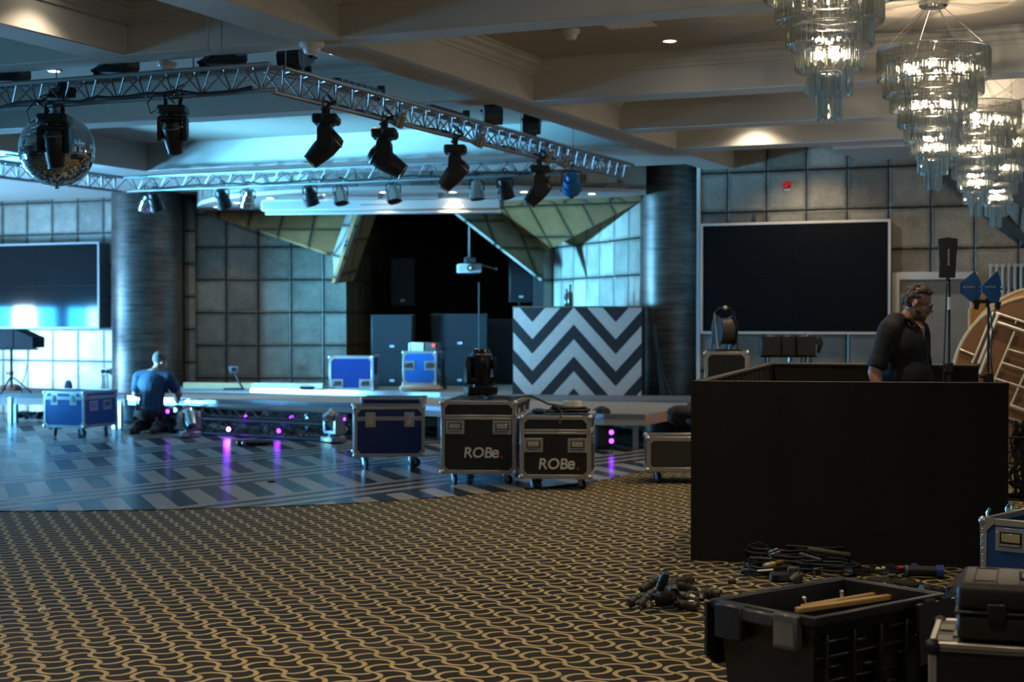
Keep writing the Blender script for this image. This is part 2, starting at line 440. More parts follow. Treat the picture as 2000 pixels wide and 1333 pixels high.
camwall('wall_alcove_right', ((1080, 24.0), (1262, 20.8)), 0, 3.5, off=-c.dot(exw))
camwall('wall_alcove_mid', ((1046, 23.9), (1080, 24.0)), 0, 3.5)
# recess ceiling
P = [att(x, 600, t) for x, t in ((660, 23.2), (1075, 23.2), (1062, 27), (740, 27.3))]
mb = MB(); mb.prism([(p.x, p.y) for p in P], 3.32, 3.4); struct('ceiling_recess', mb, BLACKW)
# curved canopy over the stage: soffit with its tiled front
SZ = 3.17
front = [at(*p, SZ) for p in ((384, 408), (386, 404), (394, 399), (412, 394.5), (440, 389.5), (480, 384.5), (540, 379.5), (600, 376), (700, 372), (800, 370), (900, 369.8), (1000, 370.5), (1100, 372.3), (1180, 374.8), (1262, 378))]
back = [at(*p, SZ) for p in ((1262, 384), (1100, 388), (975, 393), (905, 405), (885, 417), (735, 417), (650, 414), (405, 414.5))]
mb = MB(); mb.prism([(p.x, p.y) for p in front + back], SZ, SZ + 0.12); struct('ceiling_canopy', mb, SOFF)
mb = MB(); L = 0.0
for p, q in zip(front, front[1:]):
    d = (q - p).length
    P = [Vector((p.x, p.y, SZ + 0.05)), Vector((q.x, q.y, SZ + 0.05)), Vector((q.x, q.y, 3.76)), Vector((p.x, p.y, 3.76))]
    mb.face(P, ((L, 0.0), (L + d, 0.0), (L + d, 0.54), (L, 0.54)))
    L += d
struct('wall_canopy_front', mb, TILE, recalc=False)
# folded tile slopes beside the recess
def fold(n, pts, m, th=0.05):
    mb = MB(); P = [att(*p) for p in pts]
    mb.slab(P, -th if (P[1]-P[0]).cross(P[2]-P[0]).dot(P[0] - CP) > 0 else th); struct('trim_%d' % n, mb, m)
fold(50, ((398, 413, 23.7), (692, 413, 23.5), (650, 498, 22.9)), TILE_WARM)
fold(51, ((679, 411, 23.3), (702, 411, 22.9), (653, 554, 22.5), (650, 497, 22.9)), TILE)
fold(52, ((701, 411, 22.9), (738, 411, 23.5), (690, 549, 23.5), (653, 554, 22.5)), TILE_WARM)
fold(53, ((875, 403, 22.6), (951, 403, 22.9), (1065, 491, 22.9), (1058, 546, 22.5)), TILE)
fold(54, ((949, 403, 22.9), (976, 389, 21.7), (1252, 381, 20.8), (1252, 393, 20.95)), TILE_WARM)
fold(55, ((949, 403, 22.9), (1252, 393, 20.95), (1081, 467, 23.8), (1064, 492, 22.9)), TILE_WARM)
# the same fold at the far right of the back wall
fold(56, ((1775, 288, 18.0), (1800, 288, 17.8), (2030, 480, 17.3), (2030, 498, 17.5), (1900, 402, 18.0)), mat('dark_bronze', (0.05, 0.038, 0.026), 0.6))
fold(57, ((1935, 375, 17.45), (2035, 422, 17.0), (2035, 500, 17.3), (1962, 398, 17.5)), TILE)
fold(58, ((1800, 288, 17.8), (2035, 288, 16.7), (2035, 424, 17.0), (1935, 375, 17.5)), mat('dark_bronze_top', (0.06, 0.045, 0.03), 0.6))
# round columns
def column(name, px, t, r):
    c = att(px, 600, t); mb = MB(); n = 40
    mb.lathe([(r, 0), (r, 3.77)], n); o = struct(name, mb, COLM); o.location = (c.x, c.y, 0)
column('column_left', 288, 23.4, 0.525)
column('column_right', 1311, 21.0, 0.425)
mb = MB(); mb.box((3.0, -3, 0), (3.2, 19.2, 3.8)); struct('wall_right', mb, PAINT)
mb = MB(); mb.box((XL, -3.2, 0), (3.2, -3, 3.8)); struct('wall_near', mb, PAINT)
# ------------------------------------------------------------------ stage decks
EDGE = mat('deck_edge_profile', (0.60, 0.62, 0.65), 0.22, 0.85, var=0.05)
LEGM = mat('deck_leg_tube', (0.55, 0.56, 0.58), 0.3, 0.85)
def deck(name, label, front, back, ztop, nose, fas, legs, fasmat=None, zleg=0.0, side_ply=None):
    """a platform: top, edge profile and fascia along the front line, square legs"""
    o0 = front[0]
    t = thing(name, label, 'stage platform', (o0.x, o0.y, 0))
    loc = lambda p: Vector((p.x - o0.x, p.y - o0.y))
    poly = [loc(p) for p in front] + [loc(p) for p in back]
    mb = MB(); mb.prism([tuple(p) for p in poly], ztop - nose + 0.004, ztop); mb.build('deck_top', DECKTOP, t)
    def strip(z0, z1, d0, d1):
        mb = MB(); F = [loc(p) for p in front]
        for a, b in zip(F, F[1:]):
            n = Vector((b.y - a.y, -(b.x - a.x))).normalized()
            mb.prism([tuple(a + n*d1), tuple(b + n*d1), tuple(b + n*d0), tuple(a + n*d0)], z0, z1)
        return mb
    strip(ztop - nose, ztop + 0.003, -0.03, 0.012).build('edge_profile', EDGE, t)
    if fas > 0: strip(ztop - nose - fas, ztop - nose, -0.02, 0.004).build('fascia', fasmat or DECKFAS, t)
    if side_ply:
        a, b = [loc(p) for p in side_ply]; n = Vector((b.y - a.y, -(b.x - a.x))).normalized()
        mb = MB(); mb.prism([tuple(a + n*0.012), tuple(b + n*0.012), tuple(b - n*0.02), tuple(a - n*0.02)], ztop - nose - fas, ztop - 0.002); mb.build('side_board', PLY, t)
    for p in legs:
        q = loc(p); mb = MB(); mb.box((q.x - 0.028, q.y - 0.028, zleg), (q.x + 0.028, q.y + 0.028, ztop - nose + 0.006), 0.004); mb.build('leg', LEGM, t)
    return t
LZ, UZ = 0.42, 0.50
lf = [at(x, y, LZ) for x, y in ((-240, 770), (0, 770), (244, 772.5))]
deck('stage_platform', 'narrow low platform under the left video wall, on paired square legs', lf, [Vector((lf[-1].x + .25, 19.05, 0)), Vector((lf[0].x, 19.5, 0))], LZ, 0.05, 0.10,
     [at(x, y, 0) for x, y in ((21, 826.5), (30.5, 826.5), (224, 838), (235, 838), (-150, 826), (30, 812), (228, 820))])
cf = [at(x, y, LZ) for x, y in ((250, 774), (330, 778.5), (400, 780.5), (500, 783.2), (600, 786), (700, 788.6), (780, 791.2), (870, 795.5), (960, 800.5), (1080, 806.5), (1180, 809.5), (1259, 810.5))]
rs = [at(1259, 810.5, LZ), at(1346, 791, LZ), at(1440, 776, LZ)]
uf = [at(x, y, UZ) for x, y in ((330, 757), (490, 758.6), (600, 761.5), (700, 764), (800, 766.4), (860, 768), (1000, 770), (1150, 772), (1260, 773.4), (1420, 775.2))]
deck('stage_platform', 'low front platform of the stage running from the kneeling man to the plywood edge', cf, [rs[-1]] + uf[::-1] + [at(262, 762, LZ)], LZ, 0.05, 0.075,
     [at(x, y, 0) for x, y in ((1241, 879), (1100, 866), (860, 856), (700, 852), (520, 848), (345, 842))], side_ply=(rs[0], rs[2]))
A = lambda x, t: Vector((att(x, 600, t).x, att(x, 600, t).y, 0))
deck('stage_platform', 'upper rear stage platform carrying the zigzag booth and the flight cases', uf, [A(1420, 20.5), A(1262, 20.52), A(1260, 20.75), A(1084, 23.8), A(1050, 23.8), A(1060, 26.5), A(760, 26.8), A(680, 23.5), A(352, 23.65)], UZ, 0.055, 0.02, [A(600, 22.6), A(1000, 22), A(850, 25)])
# long plank lying at the foot of the tiled alcove wall
p, q = att(358, 750, 22.55), att(630, 750, 22.4)
t = thing('plank', 'long pale wooden plank lying along the foot of the tiled alcove wall', 'plank', (p.x, p.y, UZ), math.atan2(q.y - p.y, q.x - p.x))
L = (q - p).length
mb = MB(); mb.box((0, 0, 0.001), (L*0.49, 0.12, 0.085), 0.004); mb.build('board', PLY, t)
mb = MB(); mb.box((L*0.49 + 0.004, 0, 0.001), (L, 0.12, 0.083), 0.004); mb.build('board', mat('pale_ply', (0.60, 0.52, 0.42), 0.6, var=0.1), t)['label'] = 'paler half of the plank'
# ------------------------------------------------------------------ trusses
TR = mat('truss_aluminium', (0.36, 0.37, 0.38), 0.42, 0.8, var=0.12)
TRB = mat('black_truss', (0.045, 0.045, 0.05), 0.35, 0.6)
def truss(name, label, p0, p1, h=0.17, w=0.17, cr=0.018, br=0.0075, pitch=0.25, kind='tri', m=None, group=None):
    """lattice girder from p0 to p1 (top centre line): tri has its apex below"""
    p0, p1 = Vector(p0), Vector(p1); d = p1 - p0; L = d.length
    t = thing(name, label, 'truss', p0, math.atan2(d.y, d.x), group)
    m = m or TR
    C = [(w/2, 0), (-w/2, 0), (0, -h)] if kind == 'tri' else [(w/2, 0), (-w/2, 0), (w/2, -h), (-w/2, -h)]
    for y, z in C:
        mb = MB(); mb.cyl((0, y, z), (L, y, z), cr, n=10); mb.build('chord', m, t)
    mb = MB(); n = max(2, int(round(L / pitch))); s = L / n
    sides = [(0, 2), (1, 2), (0, 1)] if kind == 'tri' else [(0, 2), (1, 3), (0, 1), (2, 3)]
    for a, b in sides:
        for k in range(n):
            mb.cyl((k*s, *C[a]), ((k + 0.5)*s, *C[b]), br, n=6, cap=False); mb.cyl(((k + 0.5)*s, *C[b]), ((k + 1)*s, *C[a]), br, n=6, cap=False)
    mb.build('lattice_bracing', m, t)
    return t
RZ = 3.3; RX0, RX1, RY0, RY1 = -12.45, -6.02, 9.42, 16.1
truss('lighting_truss', 'front span of the hanging lighting truss, nearest the camera on the left', (RX0, RY0, RZ), (RX1 + .085, RY0, RZ))
truss('lighting_truss', 'long right span of the hanging lighting truss receding to the stage', (RX1, RY0 + .09, RZ), (RX1, RY1 + 1.0, RZ))
truss('lighting_truss', 'rear span of the lighting truss in front of the stage canopy', (RX0 + .09, RY1, RZ), (RX1 - .09, RY1 - .0, RZ), pitch=0.33)
truss('lighting_truss', 'left span of the lighting truss behind the mirror ball', (RX0, RY0 + .09, RZ), (RX0, RY1, RZ))
# hanging rods
for k, (x, y) in enumerate(((420, 150), (525, 140), (1063, 125), (1170, 115), (1655, 110), (1802, 125))):   # px in the 2.854x zoom
    X0 = at(x/2.854, y/2.854 + (26 if k < 4 else 40), RZ + .02); 
    if k < 4: X0 = Vector((X0.x, RY0 + 0.02, RZ))
    else: X0 = Vector((RX1, X0.y, RZ))
    mb = MB(); mb.cyl((0, 0, 0), (0, 0, (BZ if RY0 < X0.y < 9.43 else 3.75) - RZ), 0.006, n=8)
    o = mb.build('hanging_rod', STEEL); o.location = X0
    tag(o, ('thin steel hanging rod between ceiling and front truss span' if k < 4 else 'thin steel hanging rod between ceiling and right truss span'), 'rod', 'hanging rods of the front truss span' if k < 4 else 'hanging rods of the right truss span')
for y in (12.0, 13.3, 14.0, 15.4):
    mb = MB(); mb.cyl((0, 0, 0), (0, 0, (BZ if 12.19 < y < 12.51 else 3.75) - RZ), 0.006, n=8); o = mb.build('hanging_rod', STEEL); o.location = (RX1, y, RZ)
    tag(o, 'thin steel hanging rod between ceiling and right truss span', 'rod', 'hanging rods of the right truss span')
# black truss pieces stored under the stage front
for k, (z, lab) in enumerate(((0.21, 'black box truss lying on the dance floor along the stage front'), (0.345, 'flat black ladder truss lying on top of the box truss under the stage'))):
    p, q = at(312, 846, 0), at(655, 866, 0); off = Vector((0, 0.14 + 0.1*k, 0))
    truss('stored_truss', lab, (p.x + off.x, p.y + off.y, z), (q.x + off.x, q.y + off.y, z), h=(0.185 if k == 0 else 0.10), w=0.2 - 0.06*k, cr=0.022 if k == 0 else 0.012, br=0.010, pitch=0.36 - .06*k, kind='box', m=TRB)
# cable loom along the trusses
for p, q, lab in (((RX0 + .3, RY0 - .04, RZ - .165), (RX1 - .1, RY0 - .04, RZ - .165), 'black cable run taped along the front truss span'), ((RX1 - .03, RY0 + .2, RZ - .16), (RX1 - .03, RY1 - .3, RZ - .16), 'black cable run taped along the right truss span'), ((RX0 + .5, RY1 - .05, RZ - .155), (RX1 - .5, RY1 - .05, RZ - .155), 'black cable run along the rear truss span')):
    p, q = Vector(p), Vector(q); n = 40; R = random.Random(3)
    pts = [p.lerp(q, k/n) + Vector((R.uniform(-.012, .012), R.uniform(-.012, .012), 0.015 + R.uniform(-.02, .012))) for k in range(n + 1)]
    mb = MB(); mb.tube(pts, 0.014, 6); tag(mb.build('cable_run', RUB), lab, 'cable')
# ------------------------------------------------------------------ lamps on the rig
LENS = mat('dark_lens', (0.03, 0.035, 0.045), 0.06, 0.0, var=0.1, spec=0.8)
def moving_head(name, label, loc, rz, w=0.22, tilt=0.0, up=False, group=None, bm=None, scale=1.0, fancy=None):
    """moving head lamp; hangs below its clamp, or stands on its base when up"""
    t = thing(name, label, 'stage light', loc, rz, group)
    S = Matrix.Scale(scale * w / 0.22, 4) @ (Rx(PI) if up else Matrix())
    bm_ = bm or BLK
    h0 = -0.045 if not up else 0.0           # top face of the base box
    mb = MB(); mb.box((-.105, -.085, h0 - .065), (.105, .085, h0), .012, S)
    mb.box((-.09, -.09, h0 - .05), (.09, -.083, h0 - .015), .003, S); mb.build('base', bm_, t)
    if not up:
        for s in (-.055, .055):
            mb = MB(); mb.box((s - .012, -.018, -.046), (s + .012, .018, .0), .004, S); mb.torus((s, 0, .016), .022, .007, 12, 6, (1, 0, 0), S); mb.build('clamp', BLKM, t)
    y = MB(); z1 = h0 - .075
    y.cyl((0, 0, h0 - .06), (0, 0, z1 - .005), .055, n=20, M=S)
    y.box((-.108, -.045, z1 - .045), (.108, .045, z1), .012, S)
    for s in (-1, 1):
        y.prism([(-.048, 0), (.048, 0), (.05, -.10), (.038, -.17), (-.038, -.17), (-.05, -.10)], -.014, .014, S @ T(s*.095, 0, z1 - .02) @ Rz(PI/2) @ Rx(PI/2) if False else S @ T(s*.095, 0, z1 - .02) @ Rx(PI/2) @ Ry(PI/2))
    y.build('yoke', bm_, t)
    hz = z1 - .135
    H = S @ T(0, 0, hz) @ Rx(tilt)
    mb = MB(); prof = [(.03, .115), (.058, .108), (.074, .075), (.078, .0), (.074, -.05), (.062, -.115), (.056, -.15), (.05, -.152)]
    mb.lathe(prof, 10, H); mb.build('head', fancy or bm_, t)
    for q in ((.07, .076), (-.15, .054)):
        mb = MB(); mb.torus((0, 0, q[0]), q[1], .005, 24, 6, M=H); mb.build('trim_ring', STEEL, t)
    mb = MB(); mb.lathe([(.048, -.148), (.03, -.158), (.001, -.162)], 20, H); mb.build('lens', LENS, t)
    for s in (-1, 1):
        mb = MB(); mb.cyl((s*.074, 0, hz), (s*.112, 0, hz), .03, n=16, M=S); mb.build('pivot', bm_, t)
    if not up:
        R = random.Random(int(abs(loc[0]*100))); mb = MB()
        for k in range(3):
            a = R.uniform(-.1, .1); pts = [(a, .03, -.02), (a + R.uniform(-.06, .06), -.06, .02 + R.uniform(0, .03)), (a + R.uniform(-.1, .1), -.03, .07), (a + .02, .03, .12)]
            mb.tube(pts, .006, 6, S)
        mb.tube([(-.1, .0, -.06), (-.17, .01, -.1), (-.19, .0, -.02), (-.13, 0, .05)], .005, 6, S); mb.build('cable', RUB, t)
    return t
BB = RZ - 0.17 - 0.022                              # underside of the rig's bottom chord
def onrig(px, side):
    """place along a rig span under image column px"""
    d = ray(px, 300)
    if side == 'F': k = RY0 / d.y; return Vector((d.x*k, RY0, 0))
    if side == 'B': k = RY1 / d.y; return Vector((d.x*k, RY1, 0))
    k = RX1 / d.x; return Vector((RX1, d.y*k, 0))
p = onrig(107, 'F'); moving_head('moving_head', 'black moving head lamp hanging from the front truss before the mirror ball', (p.x, p.y, BB), YAW, .245, tilt=.25)
p = onrig(338, 'F'); moving_head('moving_head', 'black moving head lamp alone on the front truss, its round lens housing seen from behind', (p.x, p.y, BB), YAW, .215, tilt=.55)
for px, tl, w, lab in ((637, 0.8, .25, 'black moving head lamp nearest on the right truss, head turned to a diamond'), (751, -1.0, .265, 'black moving head lamp on the right truss with its snout swung to the left'),
                       (889, .7, .255, 'black moving head lamp hanging in front of the rear truss, third along the right span'), (1054, .7, .26, 'black moving head lamp furthest along the right truss beside a blue lit lamp')):
    p = onrig(px, 'R'); moving_head('moving_head', lab, (p.x, p.y, BB), YAW + PI/2 * (1 if tl > 0 else 1), w, tilt=tl)
# silver par cans and black wash lamps on the rear span
def par_can(label, loc, rz, tilt, m, group=None, s=1.0, name='par_can'):
    t = thing(name, label, 'stage light', loc, rz, group)
    S = Matrix.Scale(s, 4)
    mb = MB(); mb.torus((0, 0, .02), .03, .008, 14, 6, (0, 1, 0), S); mb.cyl((0, 0, -.01), (0, 0, -.07), .008, n=8, M=S); mb.build('clamp', BLKM, t)
    H = S @ T(0, 0, -.19) @ Rx(tilt)
    mb = MB(); mb.tube([(-.105, 0, -.19), (-.105, 0, -.09), (-.07, 0, -.065), (.07, 0, -.065), (.105, 0, -.09), (.105, 0, -.19)], .008, 6, S); mb.build('yoke', BLKM if m is not BLK else BLK, t)
    mb = MB(); mb.lathe([(.02, .125), (.055, .12), (.062, .08), (.062, .055), (.085, .05), (.088, -.01), (.088, -.03), (.098, -.035), (.098, -.12), (.09, -.122), (.088, -.03)], 22, H); mb.build('housing', m, t)
    mb = MB(); mb.lathe([(.085, -.04), (.05, -.055), (.001, -.06)], 20, H); mb.build('lens', LENS, t)
    for k in range(4):
        mb = MB(); mb.box((-.02 + .0, -.118, -.118), (.02, -.1, -.11), .002, H @ Rz(k*PI/2)); mb.build('gel_clip', STEEL, t)
    return t
gp = 'silver par cans on the rear truss'
for px, tl, lab in ((286, .75, 'silver par can at the left end of the rear truss, above the left column'), (484, .5, 'silver par can second from the left on the rear truss'), (665, -.35, 'silver par can above the left half of the projection screen case'), (768, -.4, 'silver par can above the middle of the projection screen case'), (931, -.2, 'silver par can above the right end of the projection screen case')):
    p = onrig(px, 'B'); par_can(lab, (p.x, p.y, BB + .04), YAW + .5, tl, CHROME, gp, .88)
gp = 'black wash lamps on the rear truss'
for px, lab in ((434, 'black wash lamp on the rear truss between the two left silver par cans'), (605, 'black wash lamp on the rear truss left of the projection screen case top'), (986, 'black wash lamp at the right end of the rear truss'), (303, 'black wash lamp tucked beside the leftmost silver par can')):
    p = onrig(px, 'B'); par_can(lab, (p.x, p.y, BB + .06), YAW - .4, .5, BLK, gp, .93, 'wash_light')
p = onrig(1071, 'R'); par_can('blue lit lamp behind the furthest moving head of the right truss', (p.x + .02, p.y + .6, BB + .03), YAW, .9, mat('lamp_blue', (.03, .2, .5), .3, .3), None, 1.0, 'wash_light')
gp = 'small silver par cans inside the right truss'
for px, lab in ((770, 'small silver par can inside the right truss above the second moving head'), (927, 'small silver par can inside the right truss near its middle'), (1060, 'small silver par can inside the right truss near its far end'), (1093, 'small silver par can furthest inside the right truss')):
    p = onrig(px, 'R'); par_can(lab, (p.x + .05, p.y, RZ - .02), YAW + 1.2, .5, CHROME, gp, .62)
# black profile spots lying on top of the trusses
def flood(label, loc, rz, pitch, L=.26, group=None):
    t = thing('flood_light', label, 'stage light', loc, rz, group)
    M = T(0, 0, .085) @ Ry(pitch)
    mb = MB(); mb.prism([(-L*.5, -.05), (L*.36, -.075), (L*.5, -.03), (L*.5, .045), (L*.36, .08), (-L*.5, .055)], -.085, .085, M @ Rx(PI/2)); mb.build('housing', BLK, t)
    mb = MB(); mb.box((L*.495, -.07, -.025), (L*.508, .07, .04), .003, M); mb.build('front_glass', LENS, t)
    mb = MB(); mb.tube([(-L*.2, -.1, 0), (-L*.75, -.07, -.03), (-L*.8, 0, -.04), (-L*.75, .07, -.03), (-L*.2, .1, 0)], .009, 6, M); mb.build('bracket', BLKM, t)
    mb = MB(); mb.box((-L*.84, -.025, -.11), (-L*.72, .025, -.02), .006, T(0, 0, .085)); mb.build('clamp', BLKM, t)
    for k in range(5):
        mb = MB(); mb.box((-L*.3 + k*.03, -.07, .072), (-L*.3 + k*.03 + .008, .07, .09), .0, M); mb.build('cooling_fin', BLKM, t)
    return t
for px, s, z, rz, pt, lab in ((222, 'F', .02, .0, -.04, 'black flood light on the front truss right of the mirror ball'), (432, 'F', .02, .0, -.05, 'black flood light on the front truss near its right corner'), (10, 'F', .02, .1, -.05, 'black flood light on the front truss at the left edge of the picture')):
    p = onrig(px, s); flood(lab, (p.x, p.y + .06, RZ + z), rz, pt)
for px, z, rz, pt, L, lab in ((566, .02, -PI/2 + .15, .28, .30, 'black profile lamp lying on the right truss beside its near corner'), (952, .04, -PI/2 + .5, .35, .42, 'large black profile lamp on top of the right truss beyond its middle'), (1030, .06, -PI/2 + .3, .9, .24, 'short black lamp tipped up on the far part of the right truss')):
    p = onrig(px, 'R'); flood(lab, (p.x + .05, p.y, RZ + z), rz, pt, L)
for px, lab in ((705, 'low black strip lamp lying along the right truss'), (880, 'second low black strip lamp lying along the right truss')):
    p = onrig(px, 'R'); t = thing('strip_light', lab, 'stage light', (p.x - .03, p.y, RZ + .018), PI/2)
    mb = MB(); mb.box((-.36, -.035, 0), (.36, .035, .05), .008); mb.build('housing', BLK, t)
    for k in range(7):
        mb = MB(); mb.cyl((-.3 + k*.1, -.03, .03), (-.3 + k*.1, -.037, .03), .018, n=12); mb.build('lens', LENS, t)
    mb = MB(); mb.box((.37, -.03, -.03), (.41, .03, .09), .006); mb.build('clamp', BLKM, t)
p = onrig(122, 'F'); t = thing('power_box', 'flat black power box inside the front truss above the mirror ball', 'power box', (p.x, p.y, RZ - .12), 0.0)
mb = MB(); mb.box((-.11, -.03, 0), (.11, .03, .075), .006); mb.build('housing', BLKM, t)
mb = MB(); mb.box((-.02, -.034, .06), (.02, .034, .13), .004); mb.build('hook', BLKM, t)
# ------------------------------------------------------------------ mirror ball
def mirror_mat():
    m, nt, b = newmat('mirror_facets')
    b.inputs['Metallic'].default_value = 1.0; b.inputs['Roughness'].default_value = 0.06
    v, x, y, z = coords(nt)
    n = noise(nt, v, 30.0, 2); nt.links.new(mixc(nt, n, (.55, .57, .58), (.9, .92, .93)), b.inputs['Base Color'])
    return m
c = Vector((0, 0, 0)); d = ray(111, 292); BT = 12.3; c = CP + d * BT
t = thing('mirror_ball', 'large mirror ball hanging behind the left moving head lamp', 'mirror ball', (c.x, c.y, c.z))
R_ = 72.5 * BT / FPX
mb = MB(); R = random.Random(5); NL = 46
for i in range(NL):
    a0, a1 = PI*i/NL, PI*(i+1)/NL; am = (a0 + a1)/2; n = max(5, int(2*NL*math.sin(am)))
    for k in range(n):
        b0, b1 = 2*PI*(k+.06)/n, 2*PI*(k+.94)/n
        P = [Vector((math.sin(a)*math.cos(b), math.sin(a)*math.sin(b), math.cos(a)))*R_ for a, b in ((a0 + .004, b0), (a1 - .004, b0), (a1 - .004, b1), (a0 + .004, b1))]
        cc = sum(P, Vector())/4; q = Euler((R.gauss(0, .022), R.gauss(0, .022), R.gauss(0, .022))).to_matrix()
        mb.face([cc + q @ (v - cc)*.98 + cc*.004 for v in P])
mb.build('mirror_facets', mirror_mat(), t, smooth=0, recalc=False)
mb = MB(); mb.ball((0, 0, 0), R_*.985, n=40); mb.build('core', mat('ball_core', (.10, .10, .11), .5), t)
mb = MB(); mb.cyl((0, 0, R_*.98), (0, 0, R_ + .05), .05, n=16); mb.cyl((0, 0, R_ + .05), (0, 0, 3.75 - c.z), .006, n=8); mb.build('hanger', STEEL, t)
mb = MB(); mb.cyl((0, 0, -R_ - .02), (0, 0, -R_ + .01), .016, n=12); mb.build('end_pin', STEEL, t)
# ------------------------------------------------------------------ roller projection screen under the canopy
p, q = att(512, 404, 20.75), att(979, 391, 20.35)
t = thing('projection_screen', 'long white roller case of the projection screen below the stage canopy', 'projection screen', p, math.atan2(q.y - p.y, q.x - p.x))
L = (q - p).length
mb = MB(); mb.box((0, -.06, -.065), (L, .06, .085), .02); mb.build('roller_case', WHITEP, t)
mb = MB(); mb.box((.06, -.075, -.115), (L + .0, .0, -.075), .01); mb.build('bottom_bar', WHITEP, t)
mb = MB(); mb.box((L, -.062, -.067), (L + .03, .062, .087), .01); mb.build('end_cap', BLK, t)
mb = MB(); mb.box((L*.42, -.0605, .0), (L*.54, -.062, .02)); mb.build('name_plate', mat('grey_print', (.35, .38, .42), .5), t)
for k in (.25, .5, .75):
    mb = MB(); mb.box((L*k - .03, -.02, .08), (L*k + .03, .02, SZ - p.z + .0)); mb.build('bracket', STEEL, t)
# ------------------------------------------------------------------ flight cases
CORN = mat('case_corner_steel', (0.55, 0.54, 0.50), 0.35, 0.85)
DISH = mat('case_dish_steel', (0.50, 0.50, 0.48), 0.36, 0.8)
def bframe(mb, x0, x1, z0, z1, y, wd, th=.004, M=None):
    """flat rectangular frame in the xz plane at y"""
    for a, b in (((x0, y - th, z0), (x1, y, z0 + wd)), ((x0, y - th, z1 - wd), (x1, y, z1)), ((x0, y - th, z0 + wd), (x0 + wd, y, z1 - wd)), ((x1 - wd, y - th, z0 + wd), (x1, y, z1 - wd))): mb.box(a, b, 0.001, M)
def face_M(side, w, d):
    """local frame of a case side: x along it, -y out of it"""
    return {'f': T(0, -d/2, 0), 'b': T(0, d/2, 0) @ Rz(PI), 'r': T(w/2, 0, 0) @ Rz(PI/2), 'l': T(-w/2, 0, 0) @ Rz(-PI/2)}[side]
def handle(t, M, x, z, w=.17, h=.125, bar_m=CHROME):
    mb = MB(); bframe(mb, x - w/2, x + w/2, z - h/2, z + h/2, 0, .022, .005, M); mb.box((x - w/2 + .02, -.0015, z - h/2 + .02), (x + w/2 - .02, -.0002, z + h/2 - .02), 0, M); o = mb.build('handle_dish', DISH, t)
    mb = MB(); mb.box((x - w/2 + .024, -.0022, z - h/2 + .024), (x + w/2 - .024, -.0016, z + h/2 - .024), 0, M); mb.build('handle_recess', BLKM, o)
    mb = MB(); mb.tube([M @ Vector(p) for p in ((x - w*.32, -.003, z - h*.26), (x - w*.32, -.014, z - h*.22), (x + w*.32, -.014, z - h*.22), (x + w*.32, -.003, z - h*.26))], .007, 8); mb.box((x - w*.3, -.006, z - h*.1), (x + w*.3, -.003, z + h*.26), .002, M); mb.build('handle_grip', bar_m, o)
def latch(t, M, x, z, w=.10, h=.15):
    mb = MB(); bframe(mb, x - w/2, x + w/2, z - h/2, z + h/2, 0, .012, .006, M); mb.box((x - w/2 + .01, -.002, z - h/2 + .01), (x + w/2 - .01, -.0002, z + h/2 - .01), 0, M); o = mb.build('latch', DISH, t)
    mb = MB(); mb.box((x - w*.18, -.012, z - h*.05), (x + w*.18, -.003, z + h*.3), .003, M); mb.cyl(M @ Vector((x, -.004, z - h*.15)), M @ Vector((x, -.012, z - h*.15)), w*.26, n=14); mb.build('latch_turn', CHROME, o)
def castor(t, x, y, r=.05, turn=0.0):
    c = thing_part('castor', t, (x, y, 0), turn)
    mb = MB(); mb.box((-.045, -.04, 2*r + .012), (.045, .04, 2*r + .02), .002); mb.cyl((0, 0, 2*r + .0), (0, 0, 2*r + .014), .03, n=14)
    for s in (-1, 1): mb.prism([(-.022, 2*r + .004), (.022, 2*r + .004), (.012 + .02, r - .012), (-.012 + .02, r - .012)], s*.02 - .002, s*.02 + .002, Rx(PI/2))
    mb.build('castor_fork', STEEL, c)
    mb = MB(); mb.lathe([(r - .006, -.014), (r, -.008), (r, .008), (r - .006, .014)], 20, T(.02, 0, r + .001) @ Rx(PI/2)); mb.build('wheel', RUB, c)
def thing_part(name, parent, loc, rz=0):
    o = bpy.data.objects.new(name, None); COL.objects.link(o); o.parent = parent; o.location = loc; o.rotation_euler = (0, 0, rz); o.empty_display_size = .05; return o
